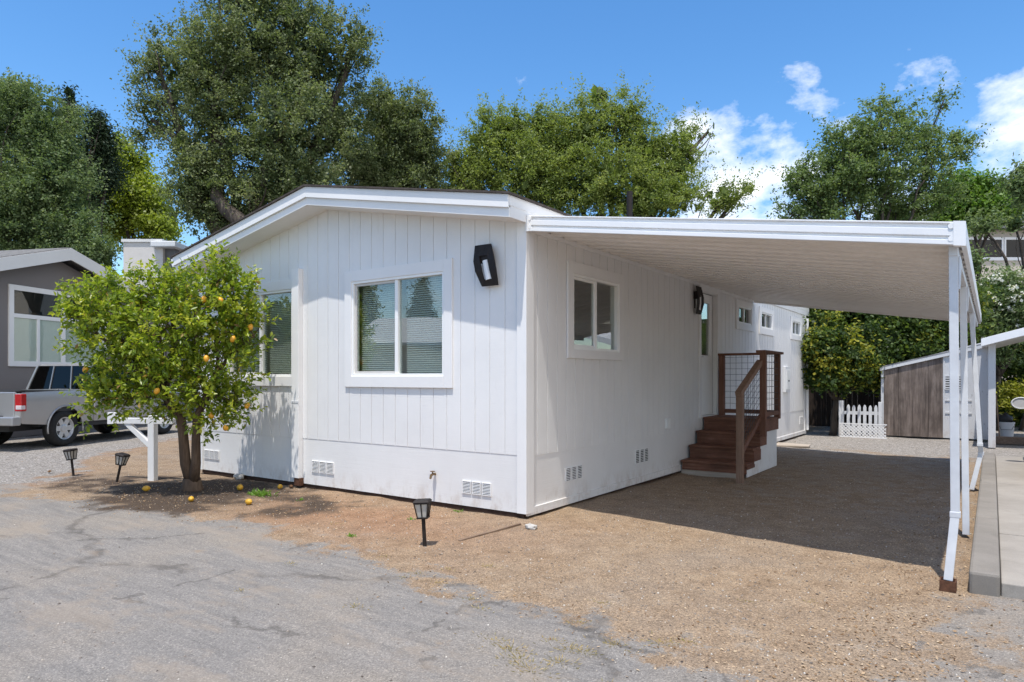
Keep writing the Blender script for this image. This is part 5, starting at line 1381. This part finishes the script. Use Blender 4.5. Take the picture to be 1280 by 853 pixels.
# two-storey building far right
D2 = 40.0
a = at(1195, 300, D2); fQ = lambda u, n, z: tuple(Vector((a.x, a.y, 0))+Vector((CR[0], CR[1], 0))*u-dpt*n+Vector((0, 0, z)))
fb = empty('beige_building', (a.x, a.y, 0), 'two storey beige building with a band of windows behind the oleander', 'building')
zq = lambda py: EYE+(HY-py)/FPX*D2
mb = MB(); mb.box(-1.5, 16, -8, 0, 0, zq(288), fQ); mb.build('wall', M['beige'], fb)
mb = MB(); mb.box(-2, 16.5, -8.5, .6, zq(288)+.003, zq(276), fQ); mb.build('roof', M['stuccodark'], fb)
for k in range(6):
    u = .55+k*2.25
    mb = MB(); mb.box(u, u+2.2, .003, .06, zq(326), zq(322), fQ); mb.box(u, u+2.2, .003, .06, zq(300), zq(297), fQ); mb.box(u, u+.1, .003, .06, zq(322), zq(300), fQ); mb.box(u+2.1, u+2.2, .003, .06, zq(322), zq(300), fQ); wn = mb.build('window', M['trim'], fb)
    mb = MB(); mb.box(u+.1, u+2.1, .004, .02, zq(322), zq(300), fQ); mb.build('pane', M['carglass'], wn)

# ------------------------------------------------------------------ TREES
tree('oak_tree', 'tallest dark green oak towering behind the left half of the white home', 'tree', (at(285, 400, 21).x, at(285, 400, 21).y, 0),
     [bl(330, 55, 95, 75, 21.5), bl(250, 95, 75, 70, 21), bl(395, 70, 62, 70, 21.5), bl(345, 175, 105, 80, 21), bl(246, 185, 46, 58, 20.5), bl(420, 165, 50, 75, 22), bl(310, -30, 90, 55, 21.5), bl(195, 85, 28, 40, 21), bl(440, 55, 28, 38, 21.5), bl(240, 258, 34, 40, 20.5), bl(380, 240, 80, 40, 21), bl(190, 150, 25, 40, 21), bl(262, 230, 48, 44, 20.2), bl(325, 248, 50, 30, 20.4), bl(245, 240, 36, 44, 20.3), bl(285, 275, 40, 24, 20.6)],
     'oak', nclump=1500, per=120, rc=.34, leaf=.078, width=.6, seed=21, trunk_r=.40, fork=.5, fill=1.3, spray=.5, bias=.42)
mb = MB(); e_ = [o for o in COL.objects if o.name == 'oak_tree'][0]
rr_ = random.Random(5)
mb.tube([at(335, 300, 19.8), at(300, 276, 19.8), at(282, 262, 19.9), at(271, 246, 20), at(274, 222, 20.3), at(285, 190, 20.8)], [.24, .22, .20, .19, .16, .12], 10)
mb.build('limb', M['bark'], e_, smooth=True)
tree('oak_tree', 'rounded dark oak crown right of the tallest oak, above the roof ridge', 'tree', (at(500, 400, 24).x, at(500, 400, 24).y, 0),
     [bl(498, 165, 50, 62, 24), bl(465, 215, 40, 45, 23.5), bl(530, 200, 30, 48, 24), bl(500, 235, 50, 30, 24), bl(470, 130, 22, 28, 24)],
     'oak', nclump=650, per=115, rc=.33, leaf=.08, width=.6, seed=22, trunk_r=.28, fill=1.2, spray=.5, bias=.42)
tree('oak_tree', 'broad grey green oak filling the left edge above the taupe home', 'tree', (at(15, 400, 25).x, at(15, 400, 25).y, 0),
     [bl(40, 160, 68, 60, 25), bl(60, 235, 62, 62, 24.5), bl(98, 292, 40, 44, 24), bl(15, 270, 65, 60, 24.5), bl(-30, 190, 50, 80, 25), bl(10, 120, 34, 26, 25), bl(60, 300, 70, 40, 24.5), bl(118, 326, 30, 28, 23.5)],
     'oak2', nclump=1100, per=110, rc=.38, leaf=.09, width=.6, seed=23, trunk_r=.35, fill=1.3, spray=.4, bias=.42)
tree('evergreen_tree', 'narrow dark evergreen spire behind the left oak', 'tree', (at(86, 400, 29).x, at(86, 400, 29).y, 0),
     [bl(86, 120, 6, 14, 29), bl(86, 145, 12, 22, 29), bl(88, 180, 18, 34, 29), bl(90, 230, 24, 50, 29)], 'conifer', nclump=170, per=90, rc=.42, leaf=.14, width=.4, seed=24, trunk_r=.2, fill=1)
tree('evergreen_tree', 'shorter dark evergreen between the left oak and the lime green tree', 'tree', (at(124, 400, 28).x, at(124, 400, 28).y, 0),
     [bl(122, 150, 9, 14, 28), bl(124, 175, 13, 22, 28), bl(122, 215, 18, 40, 28)], 'conifer', nclump=130, per=90, rc=.40, leaf=.14, width=.4, seed=25, trunk_r=.2, fill=1)
tree('broadleaf_tree', 'lime green sunlit tree between the left oak and the tallest oak', 'tree', (at(170, 400, 31).x, at(170, 400, 31).y, 0),
     [bl(160, 215, 26, 35, 31), bl(175, 255, 38, 40, 31), bl(200, 285, 34, 25, 30.5), bl(150, 270, 25, 40, 31), bl(150, 185, 12, 14, 31)], 'lime', nclump=380, per=75, rc=.42, leaf=.14, width=.7, seed=26, trunk_r=.2, fill=.4)
tree('live_oak', 'light green tree above the middle of the carport roof, left of its pair', 'tree', (at(640, 400, 25).x, at(640, 400, 25).y, 0),
     [bl(610, 185, 30, 50, 25), bl(640, 165, 32, 36, 25), bl(660, 215, 50, 50, 24.5), bl(600, 232, 34, 34, 25), bl(582, 210, 14, 26, 25), bl(572, 240, 18, 24, 25), bl(566, 215, 16, 34, 25), bl(688, 180, 26, 40, 24.8), bl(672, 150, 16, 22, 24.8)],
     'live', nclump=620, per=95, rc=.30, leaf=.10, width=.4, seed=27, trunk_r=.25, fill=.7, spray=.95, bias=.45)
tree('live_oak', 'wide light green tree with ragged top left of the open sky gap', 'tree', (at(785, 400, 24.5).x, at(785, 400, 24.5).y, 0),
     [bl(735, 165, 42, 48, 24.5), bl(780, 150, 26, 36, 24.5), bl(745, 225, 60, 48, 24), bl(805, 205, 45, 50, 24.5), bl(850, 195, 34, 42, 24.5), bl(840, 245, 50, 32, 24), bl(905, 248, 32, 24, 24.5), bl(700, 200, 34, 48, 24.5), bl(885, 165, 14, 14, 24.5), bl(750, 118, 16, 12, 24.5), bl(935, 235, 12, 12, 24.5), bl(690, 245, 40, 34, 24.3), bl(800, 250, 60, 30, 23.8)],
     'live', nclump=1000, per=95, rc=.29, leaf=.10, width=.4, seed=28, trunk_r=.28, fill=.6, spray=1.0, bias=.5)
tree('broadleaf_tree', 'open crowned green tree right of the sky gap with cloud showing through', 'tree', (at(1085, 400, 24).x, at(1085, 400, 24).y, 0),
     [bl(1085, 215, 58, 50, 24), bl(1120, 165, 40, 36, 24), bl(1030, 240, 44, 34, 24), bl(1165, 190, 34, 28, 24), bl(1060, 180, 34, 34, 24), bl(1000, 225, 22, 28, 24), bl(1205, 180, 20, 18, 24), bl(1150, 240, 44, 36, 24), bl(1100, 128, 18, 12, 24), bl(1180, 125, 12, 10, 24), bl(1020, 265, 40, 20, 24), bl(985, 265, 16, 14, 24), bl(1120, 265, 50, 20, 24), bl(1040, 205, 16, 16, 24)],
     'ash', nclump=820, per=82, rc=.28, leaf=.095, width=.55, seed=29, trunk_r=.13, fill=.04, spray=.8, bias=.55, twigs=5)
tree('broadleaf_tree', 'bright green tree behind the far end of the carport, before the beige building', 'tree', (at(1215, 400, 28).x, at(1215, 400, 28).y, 0),
     [bl(1205, 245, 34, 28, 28), bl(1255, 255, 34, 28, 28), bl(1230, 262, 46, 20, 27.5), bl(1120, 272, 22, 10, 28), bl(1185, 268, 26, 18, 28)], 'bright', nclump=260, per=80, rc=.4, leaf=.15, width=.6, seed=30, trunk_r=.2, fill=.5)
tree('broadleaf_tree', 'grey green leafy boughs hanging at the right edge above the beige building', 'tree', (at(1300, 400, 23).x, at(1300, 400, 23).y, 0),
     [bl(1285, 220, 26, 12, 23), bl(1300, 235, 30, 20, 23), bl(1226, 284, 16, 10, 23), bl(1268, 282, 16, 8, 23), bl(1220, 332, 12, 14, 22)], 'oak2', nclump=110, per=75, rc=.33, leaf=.12, width=.55, seed=31, trunk_r=.16, fill=.3, spray=.8)
ol = tree('oleander_bush', 'oleander bush covered in white blooms behind the patio cover roof', 'bush', (at(1245, 400, 20).x, at(1245, 400, 20).y, 0),
     [bl(1242, 376, 32, 34, 20), bl(1222, 395, 26, 36, 20), bl(1268, 380, 36, 40, 20), bl(1290, 385, 30, 36, 20), bl(1240, 430, 40, 30, 20)], 'oak2', nclump=260, per=85, rc=.32, leaf=.12, width=.3, seed=32, trunk_r=.1, fill=.8)
v, f, t = crown_mesh([bl(1242, 376, 34, 36, 19.9), bl(1225, 392, 26, 34, 19.9), bl(1270, 380, 38, 42, 19.9)], 75, 16, .13, .085, .8, 77, up=.6, bias=.25)
o = raw_mesh('blooms', v, f, M['flower'], loc=Vector(ol.location), fattr=dict(tint=t)); o.location = (0, 0, 0); o.parent = ol
hd = tree('hedge_tree', 'dense dark hedge tree under the far end of the carport', 'tree', (at(1130, 470, 18.8).x, at(1130, 470, 18.8).y, 0),
     [bl(1090, 400, 60, 50, 18.8), bl(1140, 400, 55, 50, 18.8), bl(1185, 395, 45, 45, 19), bl(1110, 440, 60, 36, 18.6), bl(1165, 420, 40, 30, 18.8), bl(1020, 390, 40, 40, 19.0), bl(1100, 350, 80, 40, 19)], 'hedge', nclump=620, per=85, rc=.36, leaf=.11, width=.6, seed=33, trunk_r=.16, fill=1.3, tintvar=.25)
tree('hedge_tree', 'hedge shrub with yellow green new leaves right of the home corner', 'shrub', (at(1040, 480, 17.6).x, at(1040, 480, 17.6).y, 0),
     [bl(1035, 430, 30, 45, 17.6), bl(1060, 455, 34, 34, 17.4), bl(1030, 470, 26, 24, 17.4), bl(1080, 430, 22, 30, 17.8), bl(1005, 440, 20, 50, 18), bl(1090, 470, 24, 18, 17.6)], 'hedge', nclump=260, per=80, rc=.27, leaf=.10, width=.6, seed=34, trunk_r=.09, fill=.9, tintvar=1.1)
tree('shrub', 'yellow leaved shrub seen through the open back of the patio cover', 'shrub', (at(1275, 500, 20).x, at(1275, 500, 20).y, 0),
     [bl(1265, 500, 20, 24, 19.6), bl(1295, 500, 24, 24, 19.6), bl(1330, 490, 30, 30, 19.6)], 'yellow', nclump=90, per=60, rc=.25, leaf=.13, width=.35, seed=35, trunk_r=.05, fill=.2)
tree('shrub', 'dark shrub mass closing the view behind the patio cover', 'shrub', (at(1300, 470, 21).x, at(1300, 470, 21).y, 0),
     [bl(1265, 450, 30, 40, 21), bl(1310, 450, 40, 45, 21), bl(1360, 450, 40, 45, 21), bl(1290, 510, 50, 25, 21.4)], 'hedge', nclump=300, per=80, rc=.32, leaf=.12, width=.6, seed=36, trunk_r=.1, fill=1.2, tintvar=.2)

# ------------------------------------------------------------------ ACROSS THE ROAD (seen in the window glass)
def mir(px, py, D): c = at(px, py, D); return Vector((c.x, -c.y, c.z))
q = mir(530, 388, 27); zt_ = q.z
dirv = Vector((math.cos(rad(-20)), math.sin(rad(-20)), 0)); nrm_ = Vector((-dirv.y, dirv.x, 0))
fM = lambda u, n, z: tuple(Vector((q.x, q.y, 0))+dirv*u+nrm_*n+Vector((0, 0, z)))
oh = empty('pale_home', (q.x, q.y, 0), 'pale low home across the road mirrored in the front window', 'house')
mb = MB(); mb.box(-3.0, 11, -6, 0, 0, 2.8, fM); mb.build('wall', M['stucco'], oh)
mb = MB(); mb.hexa([fM(-3.6, .6, 2.75), fM(11.6, .6, 2.75), fM(11.6, -3.2, zt_-.1), fM(-3.6, -3.2, zt_-.1), fM(-3.6, .6, 2.85), fM(11.6, .6, 2.85), fM(11.6, -3.2, zt_), fM(-3.6, -3.2, zt_)])
mb.hexa([fM(-3.6, -6.8, 2.75), fM(11.6, -6.8, 2.75), fM(11.6, -3.2, zt_-.1), fM(-3.6, -3.2, zt_-.1), fM(-3.6, -6.8, 2.85), fM(11.6, -6.8, 2.85), fM(11.6, -3.2, zt_), fM(-3.6, -3.2, zt_)]); mb.build('roof', M['whitefascia'], oh)
for u in (1, 5.0): 
    mb = MB(); mb.box(u, u+1.5, .002, .05, 1.2, 2.4, fM); wn = mb.build('window', M['trim'], oh)
    mb = MB(); mb.box(u+.1, u+1.4, .051, .06, 1.3, 2.3, fM); mb.build('pane', M['carglass'], wn)
def mbl(px, py, rx, ry, D): b = bl(px, py, rx, ry, D); return ((b[0][0], -b[0][1], b[0][2]), b[1])
q = mir(527, 400, 46)
tree('evergreen_tree', 'lone dark conifer across the road mirrored in the front window', 'tree', (q.x, q.y, 0),
     [mbl(527, 352, 2.5, 7, 46), mbl(527, 364, 6, 9, 46), mbl(526, 378, 11, 10, 46), mbl(528, 394, 15, 12, 46), mbl(528, 415, 18, 16, 46)], 'conifer', nclump=260, per=80, rc=.42, leaf=.2, width=.35, seed=41, trunk_r=.25, fill=.8)
q = mir(350, 470, 22)
tree('street_tree', 'leafy tree across the road mirrored in the window behind the lemon tree', 'tree', (q.x, q.y, 0),
     [mbl(352, 425, 40, 45, 22), mbl(320, 450, 40, 40, 22), mbl(385, 420, 26, 36, 22)], 'live', nclump=230, per=70, rc=.4, leaf=.16, width=.6, seed=42, trunk_r=.2, fill=.8)
q = mir(450, 470, 34)
tree('street_tree', 'darker leafy tree across the road mirrored in the left pane of the front window', 'tree', (q.x, q.y, 0),
     [mbl(452, 375, 16, 26, 34), mbl(440, 405, 30, 26, 34)], 'oak', nclump=180, per=70, rc=.45, leaf=.18, width=.6, seed=43, trunk_r=.2, fill=.8)
# neighbour's house east of the slab, mirrored in the side window
nb = empty('neighbour_home', (12, 6, 0), 'pale neighbouring home across the concrete driveway, outside the photo', 'house')
mb = MB(); mb.box(10.2, 14.5, -1, 13.5, 0, 3.0); mb.build('wall', M['stucco'], nb)
mb = MB(); mb.box(9.9, 14.8, -1.4, 13.9, 3.003, 3.2); mb.build('roof', M['whitefascia'], nb)
for y in (2.0, 6.2, 10):
    mb = MB(); mb.box(10.14, 10.198, y, y+1.5, 1.3, 2.5); wn = mb.build('window', M['trim'], nb)
    mb = MB(); mb.box(10.12, 10.138, y+.1, y+1.4, 1.4, 2.4); mb.build('pane', M['carglass'], wn)
